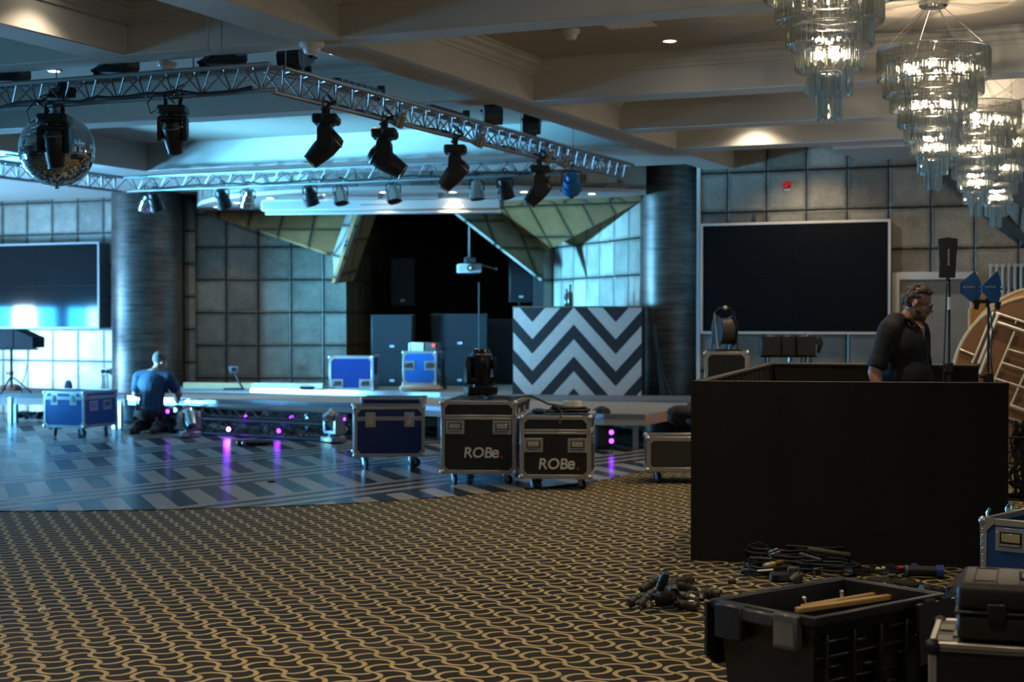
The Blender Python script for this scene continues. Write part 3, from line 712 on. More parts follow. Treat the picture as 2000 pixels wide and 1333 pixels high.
def flight_case(name, label, loc, rz, w, d, h, m, z0=.12, lid=.22, open_top=False, handles=(), latches=(), castors=True, edge=.032, group=None, em=ALUM, cr=.05, turn=0.4):
    """z0 height of the body over the floor (castors below), lid: fraction of the height taken by the lid"""
    t = thing(name, label, 'flight case', loc, rz, group)
    x, y = w/2, d/2; e = edge; z1 = z0 + h
    mb = MB()
    if open_top:
        th = .012
        for a, b in (((-x, -y, z0), (x, -y + th, z1)), ((-x, y - th, z0), (x, y, z1)), ((-x, -y + th, z0), (-x + th, y - th, z1)), ((x - th, -y + th, z0), (x, y - th, z1)), ((-x + th, -y + th, z0), (x - th, y - th, z0 + th))): mb.box(a, b)
    else: mb.box((-x, -y, z0), (x, y, z1))
    mb.build('panel_body', m, t)
    def bars(zs, verts=True):
        mb = MB(); o = .005
        for z, hh in zs:
            mb.box((-x - o, -y - o, z), (x + o, -y + e*.6, z + hh), .003); mb.box((-x - o, y - e*.6, z), (x + o, y + o, z + hh), .003)
            mb.box((-x - o, -y + e*.6, z), (-x + e*.6, y - e*.6, z + hh), .003); mb.box((x - e*.6, -y + e*.6, z), (x + o, y - e*.6, z + hh), .003)
        if verts:
            for sx in (-1, 1):
                for sy in (-1, 1):
                    mb.box((sx*x + (o if sx > 0 else -o) - (e if sx > 0 else 0), sy*y + (o if sy > 0 else -o) - (e if sy > 0 else 0), z0), (sx*x + (o if sx > 0 else -o) + (e if sx < 0 else 0), sy*y + (o if sy > 0 else -o) + (e if sy < 0 else 0), z1), .003)
        return mb
    bars([(z0 - .005, e), (z1 - e + .005, e)]).build('edge_frame', em, t)
    if not open_top and lid:
        zl = z1 - h*lid; bars([(zl - e*.62, e*.55), (zl + .002, e*.55)], False).build('lid_closure', em, t)
    for sx in (-1, 1):
        for sy in (-1, 1):
            for z in (z0 + .012, z1 - .012):
                mb = MB(); mb.ball((sx*(x - .006), sy*(y - .006), z), .026, n=10)
                mb.build('ball_corner', CORN, t)
    for side in 'fr' if not open_top else 'f':
        M = face_M(side, w, d); ww = (w if side == 'f' else d)/2
        for sx in (-1, 1):
            for zc, sg in ((z0, 1), (z1, -1)):
                mb = MB(); q = .075
                mb.prism([(sx*(ww + .006), zc - sg*.006), (sx*(ww - q), zc - sg*.006), (sx*(ww - q), zc + sg*.02), (sx*(ww - .02), zc + sg*q), (sx*(ww + .006), zc + sg*q)], .0055, .0075, M @ Rx(PI/2)); mb.build('corner_brace', em, t)
    for side, hx, hz in handles: handle(t, face_M(side, w, d), hx, z0 + hz)
    for side, lx, lz in latches: latch(t, face_M(side, w, d), lx, z0 + lz)
    if castors:
        for sx in (-1, 1):
            for sy in (-1, 1): castor(t, sx*(x - .1), sy*(y - .1), min(cr, (z0 - .022)/2), turn + sx*.5 + sy)
    return t
def text(parent, name, body, M, size, m, ext=.0015, shear=0.0, off=0.0):
    c = bpy.data.curves.new(name, 'FONT'); c.body = body; c.size = size; c.extrude = ext; c.align_x = 'CENTER'; c.align_y = 'CENTER'; c.shear = shear; c.bevel_depth = off*.55; c.bevel_resolution = 0
    o = bpy.data.objects.new(name, c); COL.objects.link(o)
    me = bpy.data.meshes.new_from_object(o.evaluated_get(bpy.context.evaluated_depsgraph_get())); bpy.data.objects.remove(o); bpy.data.curves.remove(c)
    me.materials.clear(); me.materials.append(m)
    o = bpy.data.objects.new(name, me); COL.objects.link(o); o.parent = parent; o.matrix_local = M; return o
PRINT = mat('silver_print', (0.62, 0.60, 0.55), 0.5, var=0.03)
REDP = mat('red_print', (0.65, 0.02, 0.03), 0.5)
def robe_logo(t, d, z, s=.105, x0=0.0):
    M = T(x0, -d/2 - .003, z) @ Rx(PI/2)
    text(t, 'lettering', 'ROB', M @ T(-.045*s/.1, 0, 0), s*1.12, PRINT, .001, .12, .005)
    text(t, 'lettering', 'e', M @ T(.088*s/.1, .006, 0) @ Matrix.Scale(1.3, 4), s, PRINT, .001, .12, .005)
    mb = MB(); mb.cbox((.142*s/.1, -.028*s/.1, .0005), (.02, .022, .003), .003); o = mb.build('red_dot', REDP, t); o.matrix_local = M
def place(pl, pr, rz=None, d=0.6, inset=.1):
    """centre of a case whose front castors stand at two pixels"""
    a, b = at(*pl, 0), at(*pr, 0); v = (b - a); r = math.atan2(v.y, v.x) if rz is None else rz
    n = Vector((-math.sin(r), math.cos(r), 0)); c = (a + b)/2 + n*(d/2 - inset); c.z = 0
    return c, r
BLKCASE = mat('black_laminate', (0.011, 0.010, 0.010), 0.5, var=0.2, scale=60)
c, r = place((896, 945), (983, 947), math.radians(17.5), 1.1)
t = flight_case('flight_case', 'tall lettered black flight case with a moving head lamp standing on it', c, math.radians(16.5), .68, 1.1, .655, BLKCASE, .105, .22,
    handles=(('f', -.215, .42), ('f', .215, .42)), latches=(('r', -.32, .51), ('r', .1, .51), ('r', -.32, .2)), edge=.036)
robe_logo(t, 1.1, .105 + .185, .118, .045)
c2, r = place((1040, 955), (1137, 956), math.radians(20), .62)
t = flight_case('flight_case', 'lower lettered black flight case with a white tape roll on its lid', c2, math.radians(17.5), .615, .62, .545, BLKCASE, .105, .25,
    handles=(('f', -.195, .29), ('f', .195, .29)), latches=(('r', 0, .36),), edge=.036)
robe_logo(t, .62, .105 + .12, .118, .03)
# blue cases on the dance floor
c, r = place((706, 917), (806, 910), math.radians(32), .5)
flight_case('flight_case', 'dark blue flight case on castors left of the lettered black cases', c + Vector((.02, 0, 0)), math.radians(31), .70, .56, .50, BLUED, .125, .24, latches=(('f', -.19, .37), ('f', .2, .37)), handles=(('l', 0, .3),), group=None, em=ALUM)
BC = c
t = thing('case_lid', 'shallow metal rimmed blue case lid lying on the dark blue case on castors', 'case lid', (c.x + .06, c.y + .06, .6305), math.radians(20))
mb = MB(); mb.box((-.30, -.22, .0), (.30, .22, .075)); mb.build('panel_body', BLUED, t)
mb = MB(); bframe(mb, -.305, .305, 0, .08, -.22, .02, .006); bframe(mb, -.305, .305, 0, .08, .226, .02, .006); mb.box((-.306, -.226, .0), (-.3, .226, .08), .002); mb.box((.3, -.226, 0), (.306, .226, .08), .002); mb.build('edge_frame', ALUM, t)
for sx in (-1, 1):
    for sy in (-1, 1): mb = MB(); mb.ball((sx*.295, sy*.215, .066), .022, n=10); mb.build('ball_corner', CORN, t)
c, r = place((114, 852), (166, 855), math.radians(6), .62)
flight_case('flight_case', 'bright blue flight case on castors beside the kneeling man, lit by the windows', (c.x, c.y, 0), math.radians(4), .60, .72, .455, BLUE, .13, .18, latches=(('f', -.14, .36), ('f', .14, .36)), handles=(('r', -.15, .27), ('r', .15, .27)))
c, r = place((1282, 944), (1390, 944), math.radians(23), .5)
flight_case('flight_case', 'low black flight case on castors half hidden by the black partition, coats on it', (c.x - .02, c.y, 0), math.radians(21), .64, .5, .31, mat('dark_grey_laminate', (.03, .029, .027), .55), .115, 0, edge=.04)
# cases on the stage
p = att(676, 600, 22.05)
flight_case('flight_case', 'dark blue flight case without wheels at the left end of the gear on the stage', (p.x - .02, p.y + .26, UZ), math.radians(25) - .08, .625, .5, .475, BLUED, .002, 0, castors=False, handles=(('f', -.2, .09), ('f', .2, .09)), latches=(('r', -.1, .14), ('r', .12, .14)), edge=.035)
p = att(812, 600, 21.7)
BD = thing('base_board', 'pale wooden board with rounded edge under the blue rack case on the stage', 'board', (p.x - .02, p.y + .22, UZ), YAW)
mb = MB(); mb.box((-.30, -.24, .0), (.30, .24, .085), .03); mb.build('board_body', mat('worn_board', (.50, .40, .30), .5, var=.35, scale=9), BD)
rk = flight_case('rack_case', 'tall bright blue rack case on a board in the middle of the stage', (p.x - .03, p.y + .26, UZ + .086), YAW - .12, .475, .42, .465, BLUE, .002, 0, castors=False, handles=(('f', -.15, .27), ('f', .15, .27)), edge=.032)
mb = MB(); R = random.Random(11)
for k in range(9):
    y = R.uniform(-.2, .2); z = R.uniform(.1, .38); pts = [(.24, y, z), (.27 + R.uniform(0, .05), y + R.uniform(-.05, .05), z - .03), (.28 + R.uniform(0, .06), y + R.uniform(-.08, .08), .1), (.26 + R.uniform(0, .1), y, -.06)]
    mb.tube(pts, .011, 6)
mb.build('cable_bundle', RUB, rk)
t = thing('amplifier', 'grey amplifier unit with a red light on top of the blue rack case', 'amplifier', (p.x + .0, p.y + .27, UZ + .556), YAW - .2)
mb = MB(); mb.box((-.16, -.16, .0), (.03, .14, .125), .006); mb.box((-.19, -.165, .0), (-.165, .14, .12), .004); mb.build('housing', mat('grey_case', (.42, .43, .45), .45), t)
mb = MB(); mb.box((.032, -.15, .0), (.21, .14, .125), .006); mb.build('front_plate', mat('brown_black', (.05, .038, .028), .5), t)
mb = MB(); mb.cyl((.172, -.15, .085), (.172, -.162, .085), .018, n=12); mb.build('power_light', glow('red_led', (1.0, .02, .02), 6), t)
# ------------------------------------------------------------------ loudspeakers and gear on the stage
GRL = mat('speaker_grille', (0.018, 0.02, 0.026), 0.55, 0.3, var=0.35, scale=120)
BADGE = mat('badge', (0.6, 0.6, 0.62), 0.35, .3)
def speaker(name, label, loc, rz, w, d, h, z0=0.0, badge=True, group=None):
    t = thing(name, label, 'loudspeaker', loc, rz, group)
    mb = MB(); mb.prism([(-w/2, -d/2), (w/2, -d/2), (w*.36, d/2), (-w*.36, d/2)] if d < w*1.1 and h > w else [(-w/2, -d/2), (w/2, -d/2), (w/2, d/2), (-w/2, d/2)], z0, z0 + h); mb.build('cabinet', BLKM, t)
    mb = MB(); mb.box((-w/2 + .015, -d/2 - .012, z0 + .015), (w/2 - .015, -d/2, z0 + h - .015), .006); mb.build('grille', GRL, t)
    if badge: mb = MB(); mb.box((-.035, -d/2 - .016, z0 + .07), (.035, -d/2 - .012, z0 + .105), .006); mb.build('badge', BADGE, t)
    return t
p = att(750, 600, 23.3)
speaker('subwoofer', 'square black subwoofer stacked at the left of the stage recess', (p.x, p.y + .3, UZ + .515), YAW, .63, .6, .56)
speaker('subwoofer', 'lower black subwoofer carrying the left stack on the stage', (p.x, p.y + .3, UZ), YAW, .63, .6, .51)
p = att(880, 600, 23.5)
speaker('subwoofer', 'bluish lit subwoofer on top of the right stack in the stage recess', (p.x, p.y + .3, UZ + .56), YAW + .05, .86, .6, .53)
speaker('subwoofer', 'lower subwoofer of the right stack behind the blue rack case', (p.x, p.y + .3, UZ), YAW + .05, .86, .6, .555)
p = att(968, 600, 24.0)
speaker('subwoofer', 'black subwoofer in shadow beside the zigzag booth', (p.x, p.y + .3, UZ), YAW, .5, .5, 1.02, badge=False)
def pole_speaker(label, px, t_, y0, y1, w, rz, lab2):
    p = att(px, (y0 + y1)/2, t_); sc = t_/FPX; h = (y1 - y0)*sc; zb = p.z - h/2
    s = thing('speaker_pole', lab2, 'speaker pole', (p.x, p.y, UZ), YAW)
    mb = MB(); mb.cyl((0, 0, .0), (0, 0, zb - UZ), .018, n=12); mb.build('pole', BLKM, s)
    mb = MB(); mb.cyl((0, 0, 0), (0, 0, .02), .2, n=24); mb.build('base_plate', BLKM, s)
    mb = MB(); mb.cyl((0, 0, (zb - UZ)*.5), (0, 0, (zb - UZ)*.5 + .06), .026, n=12); mb.build('collar', BLKM, s)
    speaker('loudspeaker', label, (p.x, p.y, zb), rz, w, .34, h)
pole_speaker('black loudspeaker high in the left of the dark stage recess', 788, 25.3, 505, 598, .395, YAW, 'black pole carrying the left loudspeaker in the recess')
pole_speaker('black loudspeaker high at the right of the recess, catching blue light', 1015, 24.6, 506, 591, .39, YAW + .12, 'black pole carrying the right loudspeaker behind the booth')
# projector on a ceiling pole
p = att(917, 523, 23.3)
t = thing('projector', 'white projector hanging from a ceiling pole in the dark stage recess', 'projector', (p.x, p.y, p.z), YAW + .1)
mb = MB(); mb.box((-.19, -.14, -.08), (.17, .16, .05), .015); mb.build('housing', mat('projector_grey', (.40, .41, .43), .45), t)
mb = MB(); mb.cyl((.0, -.14, -.01), (.0, -.175, -.01), .05, .045, 20); mb.build('lens_barrel', BLKG, t)
mb = MB(); mb.ball((.0, -.166, -.01), .034, (1, .35, 1), 14); mb.build('lens', glow('projector_lens', (.55, .5, .3), .35), t)
mb = MB(); mb.box((-.08, -.08, .05), (.1, .1, .16), .02); mb.build('mount', BLKM, t)
mb = MB(); mb.cyl((0, 0, .16), (0, 0, 3.32 - p.z), .016, n=12); mb.build('drop_pole', mat('dull_pole', (.10, .09, .08), .6), t)
mb = MB(); mb.tube([(.1, .02, .07), (.25, .02, .02), (.39, .03, -.02)], .012, 6); mb.ball((.4, .03, -.02), .026, n=8); mb.build('mount_arm', STEEL, t)
p = att(941, 600, 22.9); t = thing('microphone_stand', 'thin dark microphone stand standing in front of the right subwoofers', 'stand', (p.x, p.y - .1, UZ), 0)
mb = MB(); mb.cyl((0, 0, .02), (0, 0, 1.55), .009, n=8); mb.build('pole', BLKM, t); mb = MB(); mb.cyl((0, 0, 0), (0, 0, .022), .13, n=20); mb.build('base_plate', BLKM, t)
# zigzag disc jockey booth
a, b = at(1003, 770.5, UZ), at(1253, 773.5, UZ); v = b - a; L = Vector((v.x, v.y)).length
t = thing('zigzag_booth', 'disc jockey booth faced with black and white zigzag boards at the right of the stage', 'booth', (a.x, a.y, UZ), math.atan2(v.y, v.x))
BH = (772 - 603) * (a - CP).dot(F0) / FPX
mb = MB(); mb.box((0, -.012, .002), (L, .012, BH)); mb.build('front_panel', chevron_mat(), t)
mb = MB(); mb.box((-.012, -.012, .002), (0, .34, BH)); mb.build('side_panel', BLKM, t)
mb = MB(); mb.box((L, -.012, .002), (L + .012, .2, BH)); mb.build('side_panel', BLKM, t)
mb = MB(); mb.prism([(-.015, -.02), (L + .015, -.02), (L + .015, .2), (-.015, .36)], BH, BH + .02); mb.build('worktop', mat('worktop_wood', (.12, .085, .06), .5), t)
bt = t
for px, h, lab, g in ((1107, .24, 'dark bottle standing left on the zigzag booth', 'bottle_green'), (1113.5, .29, 'taller bottle standing right of another on the zigzag booth', 'bottle_amber')):
    q = att(px, 600, 21.0 if px < 1110 else 20.8)
    b = thing('bottle', lab, 'bottle', (q.x, q.y, UZ + BH + .021), 0)
    mb = MB(); mb.lathe([(.033, 0), (.036, .01), (.036, h*.55), (.03, h*.62), (.013, h*.72), (.012, h*.95)], 16); mb.build('glass_body', mat(g, (.02, .06, .05) if 'green' in g else (.06, .05, .03), .1), b)
    mb = MB(); mb.cyl((0, 0, h*.95), (0, 0, h), .014, n=12); mb.build('cap', BLKM, b)
mb = MB(); R = random.Random(2)
b0 = bt.matrix_basis
for k in range(5):
    x = L + .03 + R.uniform(0, .07); pts = [(x, .1, BH + .0), (x + .04 + R.uniform(0, .06), .05, BH*.75), (x + R.uniform(.1, .2), .05, BH*.35), (x + R.uniform(.16, .34), -.02, .02)]
    mb.tube(pts, .008, 6)
o = mb.build('hanging_cables', RUB); o.location = bt.location; o.rotation_euler = bt.rotation_euler; tag(o, 'thin black cables hanging down the right side of the zigzag booth', 'cable')
# line array bar on a tripod at the left
p = att(22, 662, 22.6); t = thing('loudspeaker_bar', 'long black horizontal loudspeaker bar on a tripod below the left video wall', 'loudspeaker', (p.x, p.y, p.z - .13), YAW - .3)
zb = p.z - .13; wds = (-.75, -.42, -.12, .15, .46)
for k in range(4):
    h1 = .26 if k < 3 else .26; mb = MB()
    if k < 3: mb.box((wds[k], -.15, .0), (wds[k + 1] - .012, .15, .27), .006)
    else: mb.prism([(wds[3], .0), (wds[4], .0), (wds[4], .15), (wds[3], .27)], -.15, .15, Rx(PI/2))
    mb.build('cabinet', mat('blue_black', (.010, .014, .022), .6, spec=.15), t)
mb = MB(); mb.box((-.8, -.02, -.035), (.44, .02, -.003), .004); mb.build('mounting_bar', BLKM, t)
mb = MB(); mb.box((.455, -.02, .0), (.485, .02, .16), .006); mb.build('end_bracket', BLKM, t)
s = thing('tripod_stand', 'blue lit tripod stand under the long loudspeaker bar on the left platform', 'stand', (p.x, p.y, LZ), .3)
H = zb - LZ - .036
mb = MB(); mb.cyl((0, 0, .08), (0, 0, H), .019, n=12); mb.build('pole', BLKM, s)
for k in range(3):
    A_ = k*2*PI/3 + .4; mb = MB(); mb.tube([(0, 0, .24), (.05*math.cos(A_), .05*math.sin(A_), .22), (.28*math.cos(A_), .28*math.sin(A_), .012)], .012, 6); mb.build('leg', BLKM, s)
for z in (.3, .66): mb = MB(); mb.cyl((0, 0, z - .03), (0, 0, z + .03), .028, n=12); mb.build('collar', BLKM, s); mb = MB(); mb.cyl((0, 0, z), (-.06, 0, z), .01, n=8); mb.ball((-.065, 0, z), .016, n=8); mb.build('knob', BLKM, s)
mb = MB(); mb.tube([(.26, .02, H + .0), (.25, .01, H*.75), (.2, 0, H*.4), (.12, 0, .1), (.1, .05, .02)], .007, 6); o = mb.build('speaker_cable', RUB); o.location = (p.x + .05, p.y, LZ); tag(o, 'thin dark cable hanging from the loudspeaker bar on the left platform', 'cable')
p = at(4, 765, LZ); t = thing('rag', 'crumpled reddish cloth lying on the platform at the left edge of the picture', 'cloth', (p.x - .1, p.y + .3, LZ), .2)
mb = MB(); R = random.Random(9)
for k in range(7): mb.ball((R.uniform(-.14, .16), R.uniform(-.08, .08), .045), .06 + R.uniform(-.01, .02), (1.3, 1, .8), 10)
mb.build('folds', mat('red_brown_cloth', (.20, .075, .05), .9), t)
p = at(147, 758, LZ); t = thing('bag', 'small dark blue domed bag standing on the left platform behind the blue case', 'bag', (p.x, p.y - .1, LZ), .1)
mb = MB(); mb.lathe([(.10, 0), (.105, .02), (.10, .06), (.085, .11), (.06, .135), (.001, .145)], 24); mb.build('bag_body', mat('navy_cloth', (.012, .03, .07), .8), t)
mb = MB(); mb.torus((0, 0, .02), .104, .008, 24, 6); mb.build('rim', BLKM, t); mb = MB(); mb.box((.07, -.04, .1), (.1, -.02, .13), .004); mb.build('buckle', BLK, t)
t = thing('wall_socket', 'white wall socket with two black plugs and cables, left of the left column', 'socket', atY(208, 726, 19.6), 0)
mb = MB(); mb.box((-.09, -.02, -.05), (.09, 0, .05), .006); mb.build('plate', WHITEP, t)
for s in (-1, 1):
    mb = MB(); mb.box((s*.045 - .025, -.06, -.025), (s*.045 + .025, -.02, .03), .008); mb.build('plug', BLKM, t)
    mb = MB(); mb.tube([(s*.045, -.05, -.03), (s*.05 + .02, -.06, -.15), (s*.06, -.04, -.28)], .007, 6); mb.build('flex', RUB, t)
t = thing('wall_socket', 'second white wall socket with plug under the alcove tiles behind the plank', 'socket', att(457, 722, 23.2), YAW)
mb = MB(); mb.box((-.07, -.015, -.045), (.07, 0, .045), .006); mb.build('plate', mat('blue_grey_plate', (.25, .30, .36), .4), t)
mb = MB(); mb.box((-.03, -.06, -.03), (.02, -.015, .03), .008); mb.build('plug', BLKM, t)
p = att(462, 752, 22.1); t = thing('cable_tool', 'black angled clamp arm on a flat base standing before the plank', 'clamp', (p.x, p.y, UZ), YAW)
mb = MB(); mb.box((-.18, -.06, 0), (.11, .06, .028), .006); mb.build('base', BLKM, t); mb = MB(); mb.tube([(.09, 0, .02), (.03, 0, .12), (.0, 0, .2), (-.02, 0, .24)], .016, 8); mb.build('arm', BLKM, t)
p = att(600, 756, 22.0); t = thing('power_adapter', 'small black adapter box with cable on the stage before the plank', 'adapter', (p.x, p.y, UZ), YAW)
mb = MB(); mb.box((-.1, -.04, 0), (.1, .04, .055), .01); mb.build('housing', BLKM, t); mb = MB(); mb.tube([(.1, 0, .03), (.15, .02, .01), (.22, .05, .008)], .006, 6); mb.build('flex', RUB, t)
# black moving head standing on the tall lettered case, cables, gloves and tape on the lower one
p = at(925, 773, .762); moving_head('moving_head', 'large gloss black moving head lamp standing on the tall lettered flight case', (p.x + .02, p.y + .12, .766), YAW + .25, .31, tilt=PI, up=True, bm=BLKG)
def coil(n, r, tw, z0, seed, sx=1.0):
    R = random.Random(seed); pts = []
    for k in range(int(n*14)):
        a = 2*PI*k/14; rr = r*(1 + .12*math.sin(a*.37 + seed)) ; pts.append((rr*math.cos(a)*sx + R.uniform(-.006, .006), rr*math.sin(a) + R.uniform(-.006, .006), z0 + .012*(k/14) + R.uniform(0, .006)))
    return pts
CT = .655
def local(c, rz, x, y, z): return Vector((c.x + x*math.cos(rz) - y*math.sin(rz), c.y + x*math.sin(rz) + y*math.cos(rz), z))
r2 = math.radians(17.5)
p = local(c2, r2, .1, -.0, CT); t = thing('cable_coil', 'flat black cable coil lying on the lower lettered case under the white tape roll', 'cable', p, r2); mb = MB(); mb.tube(coil(4, .13, 0, .012, 4, 1.3), .011, 6); mb.build('cable', RUB, t)
t = thing('tape_roll', 'roll of white tape lying on black cables on the lower lettered case', 'tape roll', (p.x + .03, p.y, CT + .068), 0)
mb = MB(); mb.lathe([(.048, 0), (.082, 0), (.082, .048), (.048, .048), (.048, 0)], 30, cap=False); mb.build('tape', mat('white_tape', (.72, .66, .52), .6), t)
mb = MB(); mb.lathe([(.044, .0), (.048, .0), (.048, .048), (.044, .048), (.044, .0)], 30, cap=False); mb.build('core', mat('card', (.32, .25, .16), .8), t)
p = local(c2, r2, -.16, -.16, CT); t = thing('work_glove', 'dark blue work glove lying on the lower lettered case', 'glove', p, .5)
mb = MB(); mb.ball((0, 0, .03), .055, (1.2, .9, .5), 14)
for k in range(4): mb.tube([(.04, -.035 + k*.024, .03), (.09, -.04 + k*.027, .035), (.125 + .01*(k % 2), -.043 + k*.029, .022)], [.013, .012, .009], 8)
mb.tube([(.0, -.05, .03), (.03, -.085, .035), (.05, -.1, .02)], [.014, .012, .009], 8); mb.build('glove_body', mat('navy_glove', (.012, .035, .08), .8), t)
mb = MB(); mb.tube([(0, 0, .0), (.05, .02, .02), (.12, -.05, .08), (.2, -.08, .02), (.24, -.2, -.015), (.25, -.26, -.08)], .009, 6); o = mb.build('loose_cable', RUB); o.location = local(c2, r2, -.12, -.05, CT + .01); tag(o, 'thin black cable drooping over the front edge of the lower lettered case', 'cable')
c1, _ = place((896, 945), (983, 947), math.radians(17.5), 1.1)
mb = MB(); R = random.Random(8)
pts = [local(c1, .29, -.1 + k*.055, -.35 + .1*math.sin(k*1.3), .775 + .02*abs(math.sin(k*2.1))) for k in range(9)] + [local(c1, .29, .43, -.2, .80), local(c1, .29, .6, -.18, .72), local(c1, .29, .78, -.1, .69)]
mb.tube(pts, .01, 6); tag(mb.build('loose_cable', RUB), 'black cable lying on the tall lettered case and hanging over to the lower one', 'cable')
t = thing('clamp', 'small silver clamp lying on the lid of the lower lettered case', 'clamp', local(c2, r2, .02, .2, CT), .3)
mb = MB(); mb.tube([(0, 0, .012), (0, .0, .05), (.02, 0, .075), (.04, 0, .05)], .01, 8); mb.cyl((0, -.02, .012), (0, .02, .012), .012, n=8); mb.build('clamp_body', CHROME, t)
# black moving head in its cover on the floor behind the lower case
p = at(1172, 880, 0); t = thing('padded_cover', 'rounded black padded cover standing on the floor behind the lower lettered case', 'cover', (p.x - .02, p.y + .1, 0), YAW)
mb = MB(); mb.lathe([(.10, .0), (.125, .03), (.13, .25), (.12, .4), (.09, .47), (.03, .5), (.001, .505)], 24); mb.build('cover_body', mat('padded_nylon', (.013, .012, .014), .6), t)
mb = MB(); mb.torus((0, 0, .05), .128, .008, 24, 6); mb.build('hem', BLKM, t)
# chrome moving heads on the dance floor, purple lights under the stage
for px, py, tl, rz, lab in ((361, 856, 2.3, YAW + .5, 'chrome moving head lamp standing beside the kneeling man'), (643, 866, -2.4, YAW - .9, 'chrome moving head lamp with a green display beside the middle blue case')):
    p = at(px, py, 0); m = moving_head('moving_head', lab, (p.x + .03, p.y + .05, .007), rz, .235, tilt=tl, up=True, bm=mat('chrome_housing', (.50, .50, .50), .22, .9), scale=1.18)
    mb = MB(); mb.box((-.03, -.1085, .02), (.045, -.1065, .05), .002); o = mb.build('display', glow('green_display', (.35, 1, .05), 1.6) if px > 500 else mat('display_off', (.12, .14, .17), .3), m)
PUR = glow('purple_led', (.30, .03, 1.0), 9.0); PURW = glow('purple_white_led', (.48, .16, 1.0), 24.0)
leds = [(327, 804, 16.9), (382, 808, 16.8), (446, 839, 16.62), (478, 814, 16.9), (544, 842, 16.62), (569, 816, 16.9), (671, 819, 16.75), (1194, 845, 16.5), (1194, 862, 16.4), (1320, 815, 17.4)]
for k, (x, y, Y) in enumerate(leds):
    p = atY(x, y, Y); big = k == 2
    t = thing('led_uplight', 'brightest purple spot light under the stage front, right of the left chrome lamp' if big else 'small purple spot light glowing under the stage front', 'stage light', p, 0, None if big else 'purple lights under the stage')
    mb = MB(); mb.cyl((0, .008, 0), (0, .07, 0), .032, n=14); mb.build('housing', BLKM, t)
    mb = MB(); mb.ball((0, .004, 0), .027, (1, .5, 1), 14); mb.build('lens', PURW if big else PUR, t)
    mb = MB(); mb.tube([(-.036, .03, 0), (-.036, .03, -.04), (.036, .03, -.04), (.036, .03, 0)], .004, 6); mb.cyl((0, .03, -.04), (0, .03, -p.z + .001), .006, n=6); mb.build('bracket', BLKM, t)
    if k in (1, 2, 4, 6): lamp('purple_beam', 'POINT', p + Vector((0, -.05, 0)), 3.2 if big else .7, (.20, .02, 1.0), shadow_soft_size=.03)
p = at(490, 873, 0); t = thing('tool_bag', 'flat black bag lying on the dance floor before the stage', 'bag', (p.x, p.y + .1, .006), YAW + .1)
mb = MB(); mb.ball((.02, 0, .035), .1, (2.0, .9, .36), 16); mb.build('bag_body', BLKM, t); mb = MB(); mb.box((-.22, -.07, 0), (-.15, .06, .07), .015); mb.build('end_pocket', BLK, t); mb = MB(); mb.cyl((-.14, -.085, .04), (-.13, -.1, .04), .022, n=12); mb.build('buckle', STEEL, t)
p = at(150, 826, 0)
for k, (px, z, lab) in enumerate(((60, 0.02, 'bundle of grey and pink cables lying under the left platform'), (20, .02, 'dark cable bundle lying under the left end of the platform'))):
    q = at(px, 826, 0); t = thing('cable_bundle', lab, 'cable', (q.x, q.y + .45, 0), .1); mb = MB(); R = random.Random(20 + k)
    for j in range(8): mb.tube([(x*.12 - .3, R.uniform(-.1, .1), .03 + R.uniform(0, .1)) for x in range(6)], .018, 6)
    mb.build('cables', mat('pinkish_cable' if k == 0 else 'dark_cable', (.13, .09, .09) if k == 0 else (.03, .03, .04), .6), t)
p = at(530, 944, 0); t = thing('litter', 'tiny dark scrap lying on the dance floor', 'litter', (p.x, p.y, .006), 0); mb = MB(); mb.prism([(-.03, -.02), (.02, -.03), (.035, .01), (0, .03), (-.03, .015)], .001, .016); mb.build('scrap', BLKM, t)
# ------------------------------------------------------------------ video walls
def screen_mat(name, col, rough, spec):
    m, nt, b = newmat(name); v, x, y, z = coords(nt)
    n = noise(nt, v, 2.0, 3); nt.links.new(mixc(nt, n, tuple(c*.8 for c in col), tuple(c*1.2 for c in col)), b.inputs['Base Color'])
    b.inputs['Roughness'].default_value = rough; b.inputs['Specular IOR Level'].default_value = spec; return m
SCR = screen_mat('dark_screen', (.006, .007, .010), .075, .5)
SCRM = screen_mat('matt_dark_screen', (.0045, .005, .0065), .5, .12)
def video_wall(label, a, b, z0, z1, depth, m, fr):
    """2 x 2 screens from a to b (left and right ends of the front face)"""
    v = Vector((b.x - a.x, b.y - a.y)); L = v.length
    t = thing('video_wall', label, 'video wall', (a.x, a.y, z0), math.atan2(v.y, v.x)); H = z1 - z0
    mb = MB(); mb.box((.0, .004, .0), (L, depth, H), .004); mb.build('casing', mat('casing_grey', (.16, .16, .18), .5), t)
    mb = MB(); bframe(mb, -.012, L + .012, -.012, H + .012, .012, .03, .03); mb.build('frame', fr, t)
    for i in range(2):
        for j in range(2):
            mb = MB(); mb.box((.02 + i*(L - .04)/2 + .0015, -.012, .02 + j*(H - .04)/2 + .0015), (.02 + (i + 1)*(L - .04)/2 - .0015, .003, .02 + (j + 1)*(H - .04)/2 - .0015), .0); mb.build('display_panel', m, t)
    return t
video_wall('dark video wall of four screens on the left wall, reflecting the windows', Vector((-17.79, 19.35, 0)), Vector((-15.39, 19.35, 0)), 1.37, 2.69, .24, SCR, mat('grey_frame', (.40, .40, .43), .4))
video_wall('black video wall of four screens in a white frame on the right back wall', Vector((-5.655, 18.93, 0)), Vector((-3.31, 18.93, 0)), 1.335, 2.70, .06, SCRM, TRIMW)
t = thing('fire_alarm', 'small red fire alarm sounder on the right tiled wall above the video wall', 'fire alarm', atY(1537, 362, 19.0), 0)
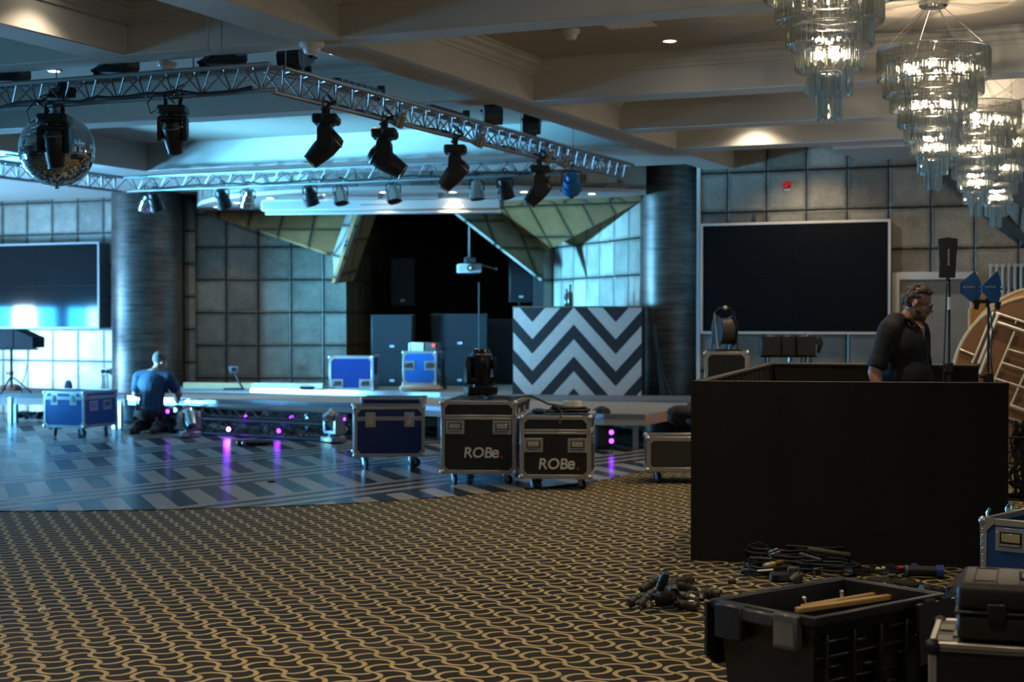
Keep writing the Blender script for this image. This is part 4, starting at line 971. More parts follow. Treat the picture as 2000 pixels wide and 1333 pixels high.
mb = MB(); mb.cyl((0, 0, 0), (0, -.03, 0), .05, n=20); mb.cyl((0, -.03, 0), (0, -.06, 0), .046, .035, 20); mb.build('sounder_body', mat('alarm_red', (.55, .012, .012), .4), t); mb = MB(); mb.box((-.035, -.02, -.07), (.035, 0, -.045), .004); mb.build('back_box', WHITEP, t)
p = atY(1474, 434, 18.96); t = thing('cable_stub', 'short black cable stub standing up behind the top of the right video wall', 'cable', (p.x, 18.97, 2.70), 0); mb = MB(); mb.tube([(0, 0, 0), (0, 0, .06), (-.015, 0, .12)], .014, 8); mb.build('stub', RUB, t)
for k, (x, y, z, r) in enumerate(((1115, 58, 3.75, .07), (609, 84, 3.4, .085), (327, 121, 3.4, .07))):
    p = at(x, y, z); t = thing('smoke_detector', ('white smoke detector on the ceiling above the left of the tiled wall', 'white smoke detector where the two ceiling beams cross', 'white smoke detector under the beam above the front truss')[k], 'smoke detector', p, 0)
    mb = MB(); mb.lathe([(r, 0), (r, -.02), (r*.85, -.035)], 24); mb.build('base', WHITEP, t); mb = MB(); mb.lathe([(r*.7, -.035), (r*.72, -.05), (r*.55, -.075), (.001, -.08)], 24); mb.build('sensor_dome', WHITEP, t)
p = at(1222, 45, 3.748); t = thing('ceiling_panel', 'white square panel set flat in the ceiling beside the smoke detector', 'ceiling panel', (p.x, p.y, 3.749), 0)
mb = MB(); mb.box((-.17, -.17, -.006), (.17, .17, 0), .002); mb.build('panel', mat('bright_panel', (.85, .86, .9), .4), t); mb = MB(); bframe(mb, -.19, .19, -.19, .19, 0, .022, .008, Rx(PI/2)); mb.build('frame', TRIMW, t)
p = at(8, 305, 3.4); t = thing('ceiling_vent', 'small square ceiling vent in the soffit at the far left', 'vent', (p.x, p.y, 3.4), 0)
mb = MB(); bframe(mb, -.16, .16, -.16, .16, 0, .03, .01, Rx(PI/2)); mb.build('frame', TRIMW, t); mb = MB(); mb.box((-.13, -.13, -.004), (.13, .13, -.001)); mb.build('grille', BLKM, t)
# ------------------------------------------------------------------ gear before the right wall
t = thing('loudspeaker_bar', 'twin black loudspeaker cabinets side by side under the right video wall', 'loudspeaker', att(1543, 676, 17.6) - Vector((0, 0, .11)), YAW - .02)
for k, (x0, x1) in enumerate(((-.34, -.12), (-.11, .04), (.06, .27))): mb = MB(); mb.box((x0, -.12, .0), (x1, .1, .225), .008); mb.build('cabinet', BLK, t)
mb = MB(); mb.box((-.34, -.02, -.02), (.30, .03, -.001), .003); mb.build('mounting_bar', BLKM, t)
mb = MB(); mb.tube([(.28, 0, .2), (.33, -.02, .12), (.32, .0, .04), (.36, 0, .14), (.34, .02, .2)], .02, 8); mb.build('cable', RUB, t)
for x in (-.24, .13, .24): mb = MB(); mb.cyl((x, 0, -.02), (x - .01, 0, -.13), .008, n=6); mb.build('foot', BLKM, t)
l = t.location; s = thing('tripod_stand', 'dark tripod stand under the twin loudspeaker cabinets', 'stand', (l.x, l.y, 0), 0)
mb = MB(); mb.cyl((0, 0, .05), (0, 0, l.z - .021), .02, n=12); mb.build('pole', STEEL, s)
for k in range(3): A_ = k*2*PI/3; mb = MB(); mb.tube([(0, 0, .5), (.35*math.cos(A_), .35*math.sin(A_), .015)], .013, 6); mb.build('leg', BLKM, s)
p = att(1404, 720, 16.9); ztop = 1.5 - (688 - 625)*16.9/FPX
t = flight_case('rack_case', 'tall black amplifier case left behind the black partition, a cable drum on it', (p.x + .02, p.y + .25, 0), YAW - .16, .46, .5, ztop - .12, BLKM, .12, .0, edge=.035)
mb = MB(); mb.box((.235, -.2, ztop - .36), (.245, .2, ztop - .05)); mb.build('side_board', mat('raw_wood', (.36, .27, .17), .6), t)
cx, cy = p.x - .0, p.y + .22
t = thing('cable_drum', 'black cable drum on a steel stand on top of the tall amplifier case', 'cable drum', (cx, cy, ztop + .005), YAW + .25)
mb = MB(); mb.box((-.16, -.12, 0), (.16, .12, .02), .004); mb.build('base', BLKM, t)
for s in (-1, 1): mb = MB(); mb.tube([(s*.115, -.1, .02), (s*.115, 0, .42), (s*.115, .1, .02)], .01, 6); mb.build('stand_side', STEEL if s < 0 else BLKM, t)
for s in (-1, 1): mb = MB(); mb.lathe([(.001, -.006), (.17, -.006), (.175, 0), (.17, .006), (.001, .006)], 32, T(s*.085, 0, .22) @ Ry(PI/2)); mb.build('flange', BLKM, t)
mb = MB(); mb.lathe([(.06, -.08), (.14, -.078), (.145, -.03), (.138, .0), (.146, .04), (.14, .078), (.06, .08)], 32, T(0, 0, .22) @ Ry(PI/2)); mb.build('wound_cable', mat('dusty_cable', (.045, .036, .026), .6, var=.4, scale=60), t)
mb = MB(); mb.tube([(-.115, 0, .42), (-.06, 0, .475), (.06, 0, .475), (.115, 0, .42)], .012, 8); mb.build('handle', BLKM, t); mb = MB(); mb.ball((.0, -.02, .478), .024, n=10); mb.build('handle_knob', mat('cream_knob', (.75, .65, .5), .4), t)
# coats / bags on the low black case
p = at(1318, 930, 0)
t = thing('coat_pile', 'heap of dark coats lying on the low black case beside the partition', 'clothes', (p.x + .14, p.y + .36, .425), YAW)
mb = MB(); R = random.Random(31)
for k in range(16): mb.ball((R.uniform(-.25, .3), R.uniform(-.14, .14), .06 + R.uniform(0, .16)), R.uniform(.07, .12), (R.uniform(.8, 1.5), R.uniform(.8, 1.2), R.uniform(.6, 1)), 10, None)
o = mb.build('folds', mat('dark_cloth', (.014, .012, .012), .85, var=.4, scale=30), t)
r_ = o.modifiers.new('r', 'REMESH'); r_.mode = 'VOXEL'; r_.voxel_size = .016
# ------------------------------------------------------------------ door, radiator
mb = MB(); x0, x1, zt = -3.20, -2.38, 1.98
mb.box((x0 - .09, 18.955, 0), (x0, 19.0, zt + .09), .006); mb.box((x1, 18.955, 0), (x1 + .09, 19.0, zt + .09), .006); mb.box((x0, 18.955, zt), (x1, 19.0, zt + .09), .006)
dr = struct('door_1', mb, TRIMW)
mb = MB(); mb.box((x0, 18.985, 0), (x1, 18.998, zt)); mb.build('door_leaf', mat('grey_oak', (.27, .235, .19), .55, var=.25, scale=5), dr)
mb = MB(); mb.box((x0, 18.97, zt - .16), (x1, 18.984, zt), .003); mb.build('door_head', mat('grey_oak_dark', (.14, .12, .10), .6), dr)
mb = MB(); mb.tube([(x0 + .08, 18.98, 1.0), (x0 + .08, 18.93, 1.0), (x0 + .2, 18.93, 1.0)], .01, 8); mb.build('door_handle', STEEL, dr)
t = thing('radiator', 'tall cream column radiator on the back wall at the far right', 'radiator', (-2.13, 18.86, .28), 0)
for k in range(13):
    mb = MB(); x = k*.068
    for y in (-.03, .03): mb.tube([(x, y, .04), (x, y, 1.84)], .016, 8)
    mb.cyl((x, -.045, .03), (x, .045, .03), .024, n=10); mb.cyl((x, -.045, 1.85), (x, .045, 1.85), .026, n=10); mb.build('column', mat('radiator_cream', (.56, .53, .45), .4), t)
for z in (.03, 1.85): mb = MB(); mb.cyl((-.02, 0, z), (12*.068 + .02, 0, z), .018, n=10); mb.build('header_pipe', mat('radiator_cream', (.56, .53, .45), .4), t)
for z in (.4, 1.5): mb = MB(); mb.box((.35, .04, z), (.4, .14, z + .04)); mb.build('wall_bracket', TRIMW, t)
# ------------------------------------------------------------------ folded round tables leaning at the right
TW = mat('table_underside', (.15, .07, .028), .6, var=.12, scale=4); TFR = mat('table_steel', (.55, .52, .46), .35, .7); TED = mat('table_edge', (.40, .33, .22), .5)
def round_table(label, c, r, lean, rz, roll, wood=TW, group=None):
    """c: centre; underside towards -y local"""
    t = thing('folding_table', label, 'table', c, rz, group)
    M = Rx(-lean) @ Ry(roll)
    mb = MB(); mb.cyl((0, 0, 0), (0, .018, 0), r, n=72, M=M); mb.build('tabletop', wood, t)
    mb = MB(); mb.torus((0, .008, 0), r, .02, 72, 8, (0, 1, 0), M); mb.build('edge_band', TED, t)
    def bar(a, b, y=-.03, rr=.014): mb = MB(); mb.cyl((a[0], y, a[1]), (b[0], y, b[1]), rr, n=10, M=M); return mb
    # steel frame screwed to the underside with its two folded U-shaped legs; given for one half, the other is its mirror about the centre
    M = Rx(-lean) @ Ry(roll - math.radians(24)); k = 15.6/FPX*r/.885
    for nm, x0, y0, x1, y1, rr, d in (('rail', 1945, 609, 1902, 711, .016, -.02), ('rail', 1954, 613, 1914, 712, .022, -.03), ('folded_leg', 1934, 683, 1914, 733, .020, -.06), ('rail', 1949, 611, 2037, 641, .016, -.02), ('folded_leg', 1950, 631, 2037, 662, .024, -.055),
                                      ('cross_bar', 1984, 648, 1941, 748, .012, -.045), ('cross_bar', 1970, 684, 2037, 704, .012, -.05), ('cross_bar', 1957, 710, 2037, 737, .014, -.05), ('cross_bar', 1945, 742, 2037, 772, .013, -.05), ('cross_bar', 2003, 727, 1974, 791, .012, -.045),
                                      ('folded_leg', 1970, 794, 2037, 820, .022, -.055), ('rail', 1963, 816, 2037, 840, .016, -.02), ('brace', 1878, 683, 1907, 695, .011, -.02), ('cross_bar', 1988, 624, 1986, 632, .009, -.04)):
        for sg in (1, -1):
            p0, p1 = ((x0 - 2037)*k*sg, (748 - y0)*k*sg), ((x1 - 2037)*k*sg, (748 - y1)*k*sg)
            if sg < 0 and x1 == 2037 and y1 in (704, 737, 772): continue
            bar(p0, p1, d, rr*1.0).build(nm, TFR, t)
    return t
c = att(2037, 748, 15.6); round_table('round folding table leaning on its edge at the right, brown underside with pale steel frame', c, .885, .14, YAW - .1, math.radians(24))
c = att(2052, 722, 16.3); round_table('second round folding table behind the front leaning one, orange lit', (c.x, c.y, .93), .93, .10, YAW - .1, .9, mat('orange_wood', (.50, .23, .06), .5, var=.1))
p = att(1950, 640, 17.6); t = thing('plywood_sheet', 'orange plywood panel standing upright behind the leaning round tables', 'panel', (p.x, p.y, 0), YAW - .1)
mb = MB(); mb.box((-.30, 0, .0), (.9, .03, 1.5 + (625 - 577)*17.6/FPX), .004); mb.build('board', mat('orange_ply', (.52, .25, .07), .55, var=.12), t)
mb = MB(); mb.box((-.33, -.005, 0), (-.30, .035, 1.5 + (625 - 603)*17.6/FPX), .004); mb.build('edge_strip', mat('pale_strip', (.6, .42, .2), .5), t)
# cables hanging from the table frame
for k, (px, lab) in enumerate(((1984, 'thick hank of black cables hanging in front of the leaning tables'), (1998, 'second hank of black cables at the right edge of the picture'))):
    top = att(px, 822, 13.0); mb = MB(); R = random.Random(40 + k)
    for j in range(9):
        x0 = R.uniform(-.04, .04); pts = []
        for q in range(9):
            z = -.03 - q*.085*(.8 + .25*(j % 3)/2); pts.append((x0 + .035*math.sin(q*1.7 + j*2) + (0 if q < 6 else R.uniform(-.05, .05)), R.uniform(-.02, .02), z))
        mb.tube(pts, .009, 6)
        if j % 3 == 0: mb.tube([(x0, 0, pts[3][2]), (x0 - .09, 0, pts[4][2]), (x0 - .1, 0, pts[5][2] + .02), (x0, 0, pts[5][2])], .008, 6)
    t = thing('cable_hank', lab, 'cable', top, 0); mb.build('cables', RUB, t)
    mb = MB(); mb.cyl((0, 0, 0), (0, .0, -top.z + .001), .012, n=8); mb.build('stand_pole', BLKM, t)
    mb = MB(); mb.cyl((0, 0, -top.z), (0, 0, -top.z + .02), .2, n=20); mb.build('stand_base', BLKM, t)
    mb = MB(); mb.torus((0, 0, -.14), .055, .012, 16, 6); mb.build('tie', BLKM, t)
# ------------------------------------------------------------------ black draped partition around the mixing place
a, b = at(1349, 1096, 0), at(1968.5, 1112, 0); v = (b - a).xy; L = v.length
FZ = 1.119
FT = thing('black_partition', 'large black draped partition wall around the mixing place', 'partition', (a.x, a.y, 0), math.atan2(v.y, v.x))
inv = FT.matrix_basis.inverted() if False else (Matrix.Translation((a.x, a.y, 0)) @ Rz(math.atan2(v.y, v.x))).inverted()
def drape(p, q, z, name, th=.02, amp=.004, n=60):
    """cloth hung between two points: gentle folds"""
    p, q = Vector((p.x, p.y)), Vector((q.x, q.y)); d = (q - p); Ln = d.length; d.normalize(); nn = Vector((d.y, -d.x)); R = random.Random(int(Ln*100))
    mb = MB(); ph = R.uniform(0, 6); A, B = [], []
    for k in range(n + 1):
        s = Ln*k/n; w = amp*(math.sin(s*23 + ph) + .6*math.sin(s*41 + 2*ph)); w2 = amp*.4*math.sin(s*17)
        c = p + d*s; A.append((c + nn*w, c + nn*w2)); 
    for (l0, u0), (l1, u1) in zip(A, A[1:]):
        mb.face([(l0.x, l0.y, .004), (l1.x, l1.y, .004), (u1.x, u1.y, z), (u0.x, u0.y, z)])
        b0, b1 = u0 - nn*th, u1 - nn*th
        mb.face([(u0.x, u0.y, z), (u1.x, u1.y, z), (b1.x, b1.y, z), (b0.x, b0.y, z)]); mb.face([(b1.x, b1.y, .004), (b0.x, b0.y, .004), (b0.x, b0.y, z), (b1.x, b1.y, z)])
    bmesh.ops.remove_doubles(mb.bm, verts=mb.bm.verts[:], dist=1e-5)
    return mb.build(name, DRAPE, FT)
lc = lambda P: (inv @ Vector((P.x, P.y, 0)))
bl, br = at(1500, 709, FZ), at(1911, 713, FZ)
drape(lc(a), lc(b), FZ, 'front_drape', amp=.003); drape(lc(bl), lc(a), FZ, 'side_drape', amp=.006); drape(lc(bl), lc(br), FZ, 'back_drape', amp=.008)
def rail(p, q, name):
    p, q = lc(p), lc(q); mb = MB(); mb.cyl((p.x, p.y, FZ - .012), (q.x, q.y, FZ - .012), .016, n=10); mb.build(name, mat('dark_rail', (.03, .024, .018), .55), FT)
off = Vector((.03, .04, 0))
rail(a + off, bl + Vector((.03, 0, 0)), 'side_rail'); rail(a + Vector((.02, .025, 0)), b + Vector((0, .025, 0)), 'front_rail'); rail(bl, br, 'back_rail')
for k in range(15):
    P = lc((a + off).lerp(bl + Vector((.03, 0, 0)), (k + .3)/15)); mb = MB(); mb.cyl((P.x + .015, P.y, .004), (P.x + .015, P.y, FZ - .02), .009, n=6); mb.build('baluster', mat('dark_rail', (.03, .024, .018), .55), FT)
# antenna stands behind it
def stand(label, px, t_, ztop, rz):
    p = att(px, 700, t_); s = thing('antenna_stand', label, 'stand', (p.x, p.y, 0), rz)
    mb = MB(); mb.cyl((0, 0, .12), (0, 0, ztop*.62), .016, n=10); mb.build('lower_pole', BLKM, s); mb = MB(); mb.cyl((0, 0, ztop*.62), (0, 0, ztop), .010, n=10); mb.build('upper_pole', BLKM, s)
    for k in range(3): A_ = k*2*PI/3 + .5; mb = MB(); mb.tube([(0, 0, .35), (.3*math.cos(A_), .3*math.sin(A_), .012)], .01, 6); mb.build('leg', BLKM, s)
    for z in (.62,): mb = MB(); mb.box((-.03, -.03, ztop*z - .05), (.03, .03, ztop*z + .03), .008); mb.cyl((-.07, 0, ztop*z), (.0, 0, ztop*z), .012, n=8); mb.build('clutch', BLKM, s)
    return s, p
s, p = stand('tall black stand carrying the black paddle antenna behind the partition', 1853.5, 12.3, 1.5 + (625 - 545)*12.3/FPX, YAW)
mb = MB(); mb.cyl((0, 0, 1.58), (0, 0, 1.68), .0115, n=10); mb.build('white_band', WHITEP, s)
mb = MB(); mb.tube([(-.025, -.02, 1.79), (-.035, -.02, 1.5), (-.045, -.02, 1.2), (-.05, -.02, .9), (-.05, 0, .1)], .006, 6); mb.build('cable', RUB, s)
q = att(1851, 505, 12.28); sc = 12.28/FPX
t = thing('paddle_antenna', 'black flared paddle antenna with white vertical lettering on a tall stand', 'antenna', (q.x, q.y, q.z - 38*sc), YAW)
mb = MB(); mb.prism([(-17*sc, 0), (14*sc, 0), (15*sc, 20*sc), (19*sc, 76*sc), (0, 79*sc), (-19.5*sc, 76*sc), (-16*sc, 30*sc)], -.012, .012, Rx(PI/2)); mb.build('antenna_plate', BLK, t)
text(t, 'lettering', 'SENNHEISER', T(1*sc, -.0135, 40*sc) @ Rx(PI/2) @ Rz(PI/2), .024, mat('white_print', (.7, .7, .68), .5), .0008)
mb = MB(); mb.cyl((.0, 0, -.03), (.0, 0, .02), .014, n=10); mb.build('swivel', BLKM, t)
s, p = stand('black stand carrying the pair of blue fin antennas', 1930, 12.6, 1.5 + (625 - 583)*12.6/FPX, YAW + .3)
mb = MB(); mb.tube([(-.02, -.02, 1.65), (.0, -.03, 1.55), (.02, -.03, 1.4), (.0, -.03, 1.2), (.03, -.03, 1.0), (.02, 0, .3)], .006, 6); mb.build('cable', RUB, s)
for k, (px, py, lab, w, fl) in enumerate(((1896, 566, 'blue fin antenna on the left of the pair', 1.0, 0), (1938, 566, 'blue fin antenna on the right of the pair, in front of the radiator', 1.05, 0))):
    q = att(px, py, 12.55 - .1*k + .08); sc = 12.55/FPX
    t = thing('fin_antenna', lab, 'antenna', q, YAW + (.15 if k else -.1))
    pts = [(-20.5, 13), (8, 37), (20, 12), (21, -2), (14, -32), (-2, -22), (-20.5, -6)] if k == 0 else [(-21, 9), (10, 37), (15, 24), (21, 2), (12, -30), (-6, -22), (-22, -2)]
    mb = MB(); mb.prism([(x*sc, z*sc) for x, z in pts], -.004, .004, Rx(PI/2)); mb.build('fin', mat('fin_blue', (.012, .10, .28), .5), t)
    mb = MB(); mb.prism([(7*sc, -24*sc), (18*sc, -24*sc), (14*sc, -40*sc), (6*sc, -38*sc)], -.012, .012, Rx(PI/2)); mb.build('mount', BLK, t)
    text(t, 'lettering', 'SENNHEISER', T(-4*sc, -.0055, 5*sc) @ Rx(PI/2), .017, mat('white_print', (.7, .7, .68), .5), .0006)
    for z in (5, -3): mb = MB(); mb.cyl((17*sc, -.004, z*sc), (17*sc, -.014, z*sc), .009, n=10); mb.build('connector', CHROME, t)
q = att(1915, 570, 12.55); t = thing('antenna_bracket', 'short black crossbar joining the two blue fin antennas to their stand', 'bracket', (q.x, q.y + .0, 1.5 + (625 - 588)*12.6/FPX), YAW)
mb = MB(); mb.box((-.06, .0, -.02), (.12, .02, .01), .004); mb.build('crossbar', BLKM, t); mb = MB(); mb.cyl((.055, .01, -.05), (.055, .01, .02), .012, n=8); mb.build('socket', BLKM, t)
# ------------------------------------------------------------------ crystal chandeliers
def crystal_mat():
    m = bpy.data.materials.new('crystal'); m.use_nodes = True; nt = m.node_tree
    for n in list(nt.nodes): nt.nodes.remove(n)
    out = nt.nodes.new('ShaderNodeOutputMaterial'); tr = nt.nodes.new('ShaderNodeBsdfTransparent'); tr.inputs[0].default_value = (.95, .955, .94, 1)
    gl = nt.nodes.new('ShaderNodeBsdfGlossy'); gl.inputs['Roughness'].default_value = .04; gl.inputs[0].default_value = (1, .97, .9, 1)
    gs = nt.nodes.new('ShaderNodeBsdfGlass'); gs.inputs['Roughness'].default_value = .0; gs.inputs['IOR'].default_value = 1.5
    lw = nt.nodes.new('ShaderNodeLayerWeight'); lw.inputs[0].default_value = .45
    a = nt.nodes.new('ShaderNodeMixShader'); b = nt.nodes.new('ShaderNodeMixShader')
    nt.links.new(lw.outputs['Facing'], a.inputs[0]); nt.links.new(tr.outputs[0], a.inputs[1]); nt.links.new(gl.outputs[0], a.inputs[2])
    b.inputs[0].default_value = .16; nt.links.new(a.outputs[0], b.inputs[1]); nt.links.new(gs.outputs[0], b.inputs[2]); nt.links.new(b.outputs[0], out.inputs[0])
    return m
CRY = crystal_mat(); BULB = glow('chandelier_bulb', (1.0, .86, .64), 34.0)
RAD = [.052, .100, .146, .193, .240, .293, .341, .384]
def chandelier(label, px, t_, e):
    p = att(px, 300, t_); t = thing('chandelier', label, 'chandelier', (p.x, p.y, 3.75), 0)
    zb = 2.42 - 3.75
    mb = MB(); mb.lathe([(.10, .0), (.10, -.03), (.085, -.045), (.001, -.05)], 28); mb.build('ceiling_canopy', CHROME, t)
    top = zb + 7*.111 + .215
    for k in range(6):
        a = k*PI/3; mb = MB(); mb.cyl((.07*math.cos(a), .07*math.sin(a), -.045), (.36*math.cos(a), .36*math.sin(a), top + .01), .0025, n=5); mb.build('suspension_wire', STEEL, t)
    for k, r in enumerate(RAD):
        zz = zb + k*.111; L = .215
        mb = MB(); mb.torus((0, 0, zz + L), r, .006, 40, 6)
        for s in range(3): a = s*2*PI/3 + k; mb.cyl((0, 0, zz + L), (r*math.cos(a), r*math.sin(a), zz + L), .004, n=5)
        o = mb.build('tier_ring', CHROME, t)
        n = max(8, int(2*PI*r/.0275)); mb = MB(); R = random.Random(k)
        for j in range(n):
            a = 2*PI*j/n; x, y = r*math.cos(a), r*math.sin(a); w = .0105; tw = a + R.uniform(-.15, .15)
            M = T(x, y, zz) @ Rz(tw)
            mb.prism([(-w, -w*.9), (w*.55, -w*.9), (w, 0), (w*.55, w*.9), (-w, w*.9)], .006, L - .012, M)
            mb.prism([(-w*.6, -w*.5), (w*.5, -w*.5), (w*.5, w*.5), (-w*.6, w*.5)], -.004, .006, M)
            mb.cyl((x, y, zz + L - .012), (x, y, zz + L + .008), .003, n=5)
        ct = mb.build('crystal_tier', CRY, t, smooth=0)
    for zz, rr, n in ((zb + .30, .05, 3), (zb + .60, .12, 5), (zb + .86, .2, 6)):
        for j in range(n):
            a = 2*PI*j/n + zz; x, y = rr*math.cos(a), rr*math.sin(a)
            mb = MB(); mb.ball((x, y, zz), .014, (1, 1, 1.7), 10); o = mb.build('bulb', BULB, t)
            mb = MB(); mb.cyl((x, y, zz + .02), (x, y, zz + .05), .011, n=8); mb.build('bulb_holder', CHROME, o)
    lamp('chandelier_light', 'POINT', (p.x, p.y, 2.42 + .36), e, (1.0, .80, .56), shadow_soft_size=.012)
    lamp('chandelier_light', 'POINT', (p.x, p.y, 2.42 + .82), e*.35, (1.0, .80, .56), shadow_soft_size=.012)
chandelier('nearest crystal chandelier, its top cut by the picture edge', 1619, 7.15, 55)
chandelier('second crystal chandelier, wide top tier and ceiling rose in full view', 1822, 11.0, 55)
chandelier('third crystal chandelier, partly behind the second one', 1905, 13.8, 55)
chandelier('furthest crystal chandelier at the right edge of the picture', 1946, 15.5, 55)
# ------------------------------------------------------------------ people
SKIN = mat('skin', (.48, .235, .14), .55, var=.10, scale=18); SKINB = mat('skin_cool', (.36, .21, .16), .55, var=.1, scale=18)
def remesh(o, v, it=3):
    r = o.modifiers.new('join', 'REMESH'); r.mode = 'VOXEL'; r.voxel_size = v; r.use_smooth_shade = True
    s = o.modifiers.new('smooth', 'SMOOTH'); s.iterations = it; s.factor = .5
def limb(mb, pts, rad, n=14):
    """tapering round limb through joints, with rounded joints"""
    P = [Vector(p) for p in pts]; out, rr = [], []
    for i in range(len(P) - 1):
        for k in range(5):
            f = k/5; out.append(P[i].lerp(P[i + 1], f)); rr.append(rad[i]*(1 - f) + rad[i + 1]*f)
    out.append(P[-1]); rr.append(rad[-1]); mb.tube(out, rr, n)
    for p, r in zip(P, rad): mb.ball(p, r*1.0, n=12)
def hand(mb, w, d, up, side, curl=.5, s=1.0):
    """palm and five fingers; d: along the hand, up: back of the hand, side: +1 thumb on the left of d seen from the back"""
    d = Vector(d).normalized(); up = (Vector(up) - d*Vector(up).dot(d)).normalized(); l = up.cross(d)*side; w = Vector(w)
    for a in (-.026, -.009, .009, .026): mb.tube([w + d*.0 + l*a*.6*s, w + d*.05*s + l*a*s, w + d*.088*s + l*a*1.05*s], [.017*s, .0165*s, .0125*s], 8)
    for a, L in ((-.030, .062), (-.0105, .078), (.0095, .085), (.029, .076)):
        b = w + d*.085*s + l*a*1.05*s; c1 = (d*math.cos(curl*.5) - up*math.sin(curl*.5)); c2 = (d*math.cos(curl*1.3) - up*math.sin(curl*1.3)); c3 = (d*math.cos(curl*2.1) - up*math.sin(curl*2.1))
        q1 = b + c1*L*.45*s; q2 = q1 + c2*L*.3*s; q3 = q2 + c3*L*.25*s; mb.tube([b, q1, q2, q3], [.0095*s, .009*s, .0082*s, .0068*s], 8); mb.ball(q3, .0068*s, n=8)
    b = w + d*.025*s + l*.028*s; q1 = b + (d*.6 + l*.75 - up*.3).normalized()*.042*s; q2 = q1 + (d*.9 + l*.25 - up*.35).normalized()*.032*s
    mb.tube([b, q1, q2], [.014*s, .0115*s, .0085*s], 8); mb.ball(q2, .0085*s, n=8)
def head(mb, H):
    """head in its own frame: x forward, z up, about 0.23 m tall"""
    mb.ball((-.012, 0, .03), .092, (1.06, .83, 1.0), 20, H); mb.ball((.022, 0, -.035), .07, (.98, .86, 1.18), 18, H)
    mb.ball((.055, 0, -.088), .03, (1.0, 1.15, .8), 12, H)                       # chin
    mb.ball((.066, 0, .026), .034, (.6, 1.5, .5), 12, H)                           # brow
    mb.prism([(.07, .022), (.116, -.022), (.10, -.038), (.075, -.036)], -.0125, .0125, H @ Rx(PI/2)); mb.ball((.104, 0, -.027), .0155, (1, 1.15, .9), 10, H)
    for s in (-1, 1):
        mb.ball((.062, s*.042, -.022), .024, (.8, .9, .9), 10, H); mb.ball((-.008, s*.077, -.005), .03, (.62, .36, 1.05), 12, H); mb.ball((.0, s*.086, -.002), .012, (.8, .8, 1.4), 8, H)
    mb.ball((.088, 0, -.058), .016, (.7, 1.5, .38), 10, H); mb.ball((.086, 0, -.070), .016, (.7, 1.4, .38), 10, H)
def eyes(t, H, dark=True):
    for s in (-1, 1):
        mb = MB(); mb.ball((.078, s*.031, .003), .0125, n=12, M=H); o = mb.build('eye', mat('eye_white', (.55, .52, .48), .2), t)
        mb = MB(); mb.ball((.0885, s*.031, .002), .0055, (.5, 1, 1), 10, M=H); mb.build('iris', mat('iris', (.03, .02, .015), .2), o)
# --- the man behind the partition
p = att(1760, 700, 10.75)
t = thing('person', 'man in a black polo shirt and glasses looking down behind the black partition', 'person', (p.x, p.y, 0), YAW - math.radians(48))
H = T(.105, 0.035, 1.615) @ Rz(math.radians(30)) @ Ry(math.radians(17))
mb = MB()
limb(mb, [(0, 0, .95), (.02, 0, 1.12), (.02, 0, 1.30)], [.145, .15, .15]); mb.ball((.03, 0, 1.31), .16, (.78, 1.2, .95), 18); mb.ball((.07, 0, 1.1), .155, (.9, 1.0, 1.0), 16); mb.ball((0, 0, .96), .16, (.85, 1.1, .75), 16)
limb(mb, [(.02, -.18, 1.43), (.0, 0, 1.475), (.02, .18, 1.43)], [.06, .075, .06]); limb(mb, [(.02, .005, 1.44), (.055, .02, 1.52), (.085, .03, 1.57)], [.072, .062, .06])
head(mb, H)
for s in (-1, 1):
    el = (-.02, s*.285, 1.14); wr = (.06, s*.31, .90)
    limb(mb, [(.02, s*.20, 1.41), el, wr], [.062, .047, .031]); limb(mb, [(.0, s*.225, 1.3), el], [.056, .047]); hand(mb, wr, (.12, -s*.02, -1), (.25, s*1.0, 0), s, .55)
    limb(mb, [(0, s*.095, .92), (.02, s*.105, .50), (-.01, s*.115, .09)], [.092, .06, .044]); limb(mb, [(-.03, s*.115, .045), (.06, s*.125, .04), (.15, s*.13, .03)], [.042, .042, .028])
o = mb.build('body', SKIN, t); remesh(o, .0065)
mb = MB(); limb(mb, [(0, 0, .93), (.02, 0, 1.12), (.02, 0, 1.30)], [.158, .165, .165]); mb.ball((.03, 0, 1.30), .176, (.80, 1.17, .98), 18); mb.ball((.07, 0, 1.09), .172, (.9, 1.0, 1.05), 16); mb.ball((0, 0, .95), .172, (.88, 1.1, .75), 16)
limb(mb, [(.02, -.18, 1.425), (.0, -.07, 1.47), (.0, .07, 1.47), (.02, .18, 1.425)], [.078, .082, .082, .078])
for s in (-1, 1): limb(mb, [(.02, s*.19, 1.40), (-.008, s*.26, 1.205)], [.078, .066]); mb.cyl((-.005, s*.256, 1.23), (-.014, s*.272, 1.17), .07, .074, 16)
o = mb.build('polo_shirt', mat('black_polo', (.010, .0095, .009), .85, var=.3, scale=40), t); remesh(o, .01)
mb = MB(); pts = []
for k in range(19): a = PI*.16 + k*(2*PI - PI*.32)/18; pts.append((.045 + .082*math.cos(a), .012 + .088*math.sin(a), 1.495 + .03*(1 - math.cos(a))*.5 - (.03 if k in (0, 18) else 0)))
mb.tube(pts, [.016]*19, 8); mb.build('collar', mat('black_polo', (.010, .0095, .009), .85), t)
mb = MB(); mb.face([(.168, -.012, 1.44), (.172, .03, 1.45), (.176, .012, 1.36)]); mb.face([(.168, -.012, 1.44), (.172, .03, 1.45), (.13, .035, 1.50), (.125, -.02, 1.49)]); mb.build('open_placket', SKIN, t)
mb = MB(); R = random.Random(4)
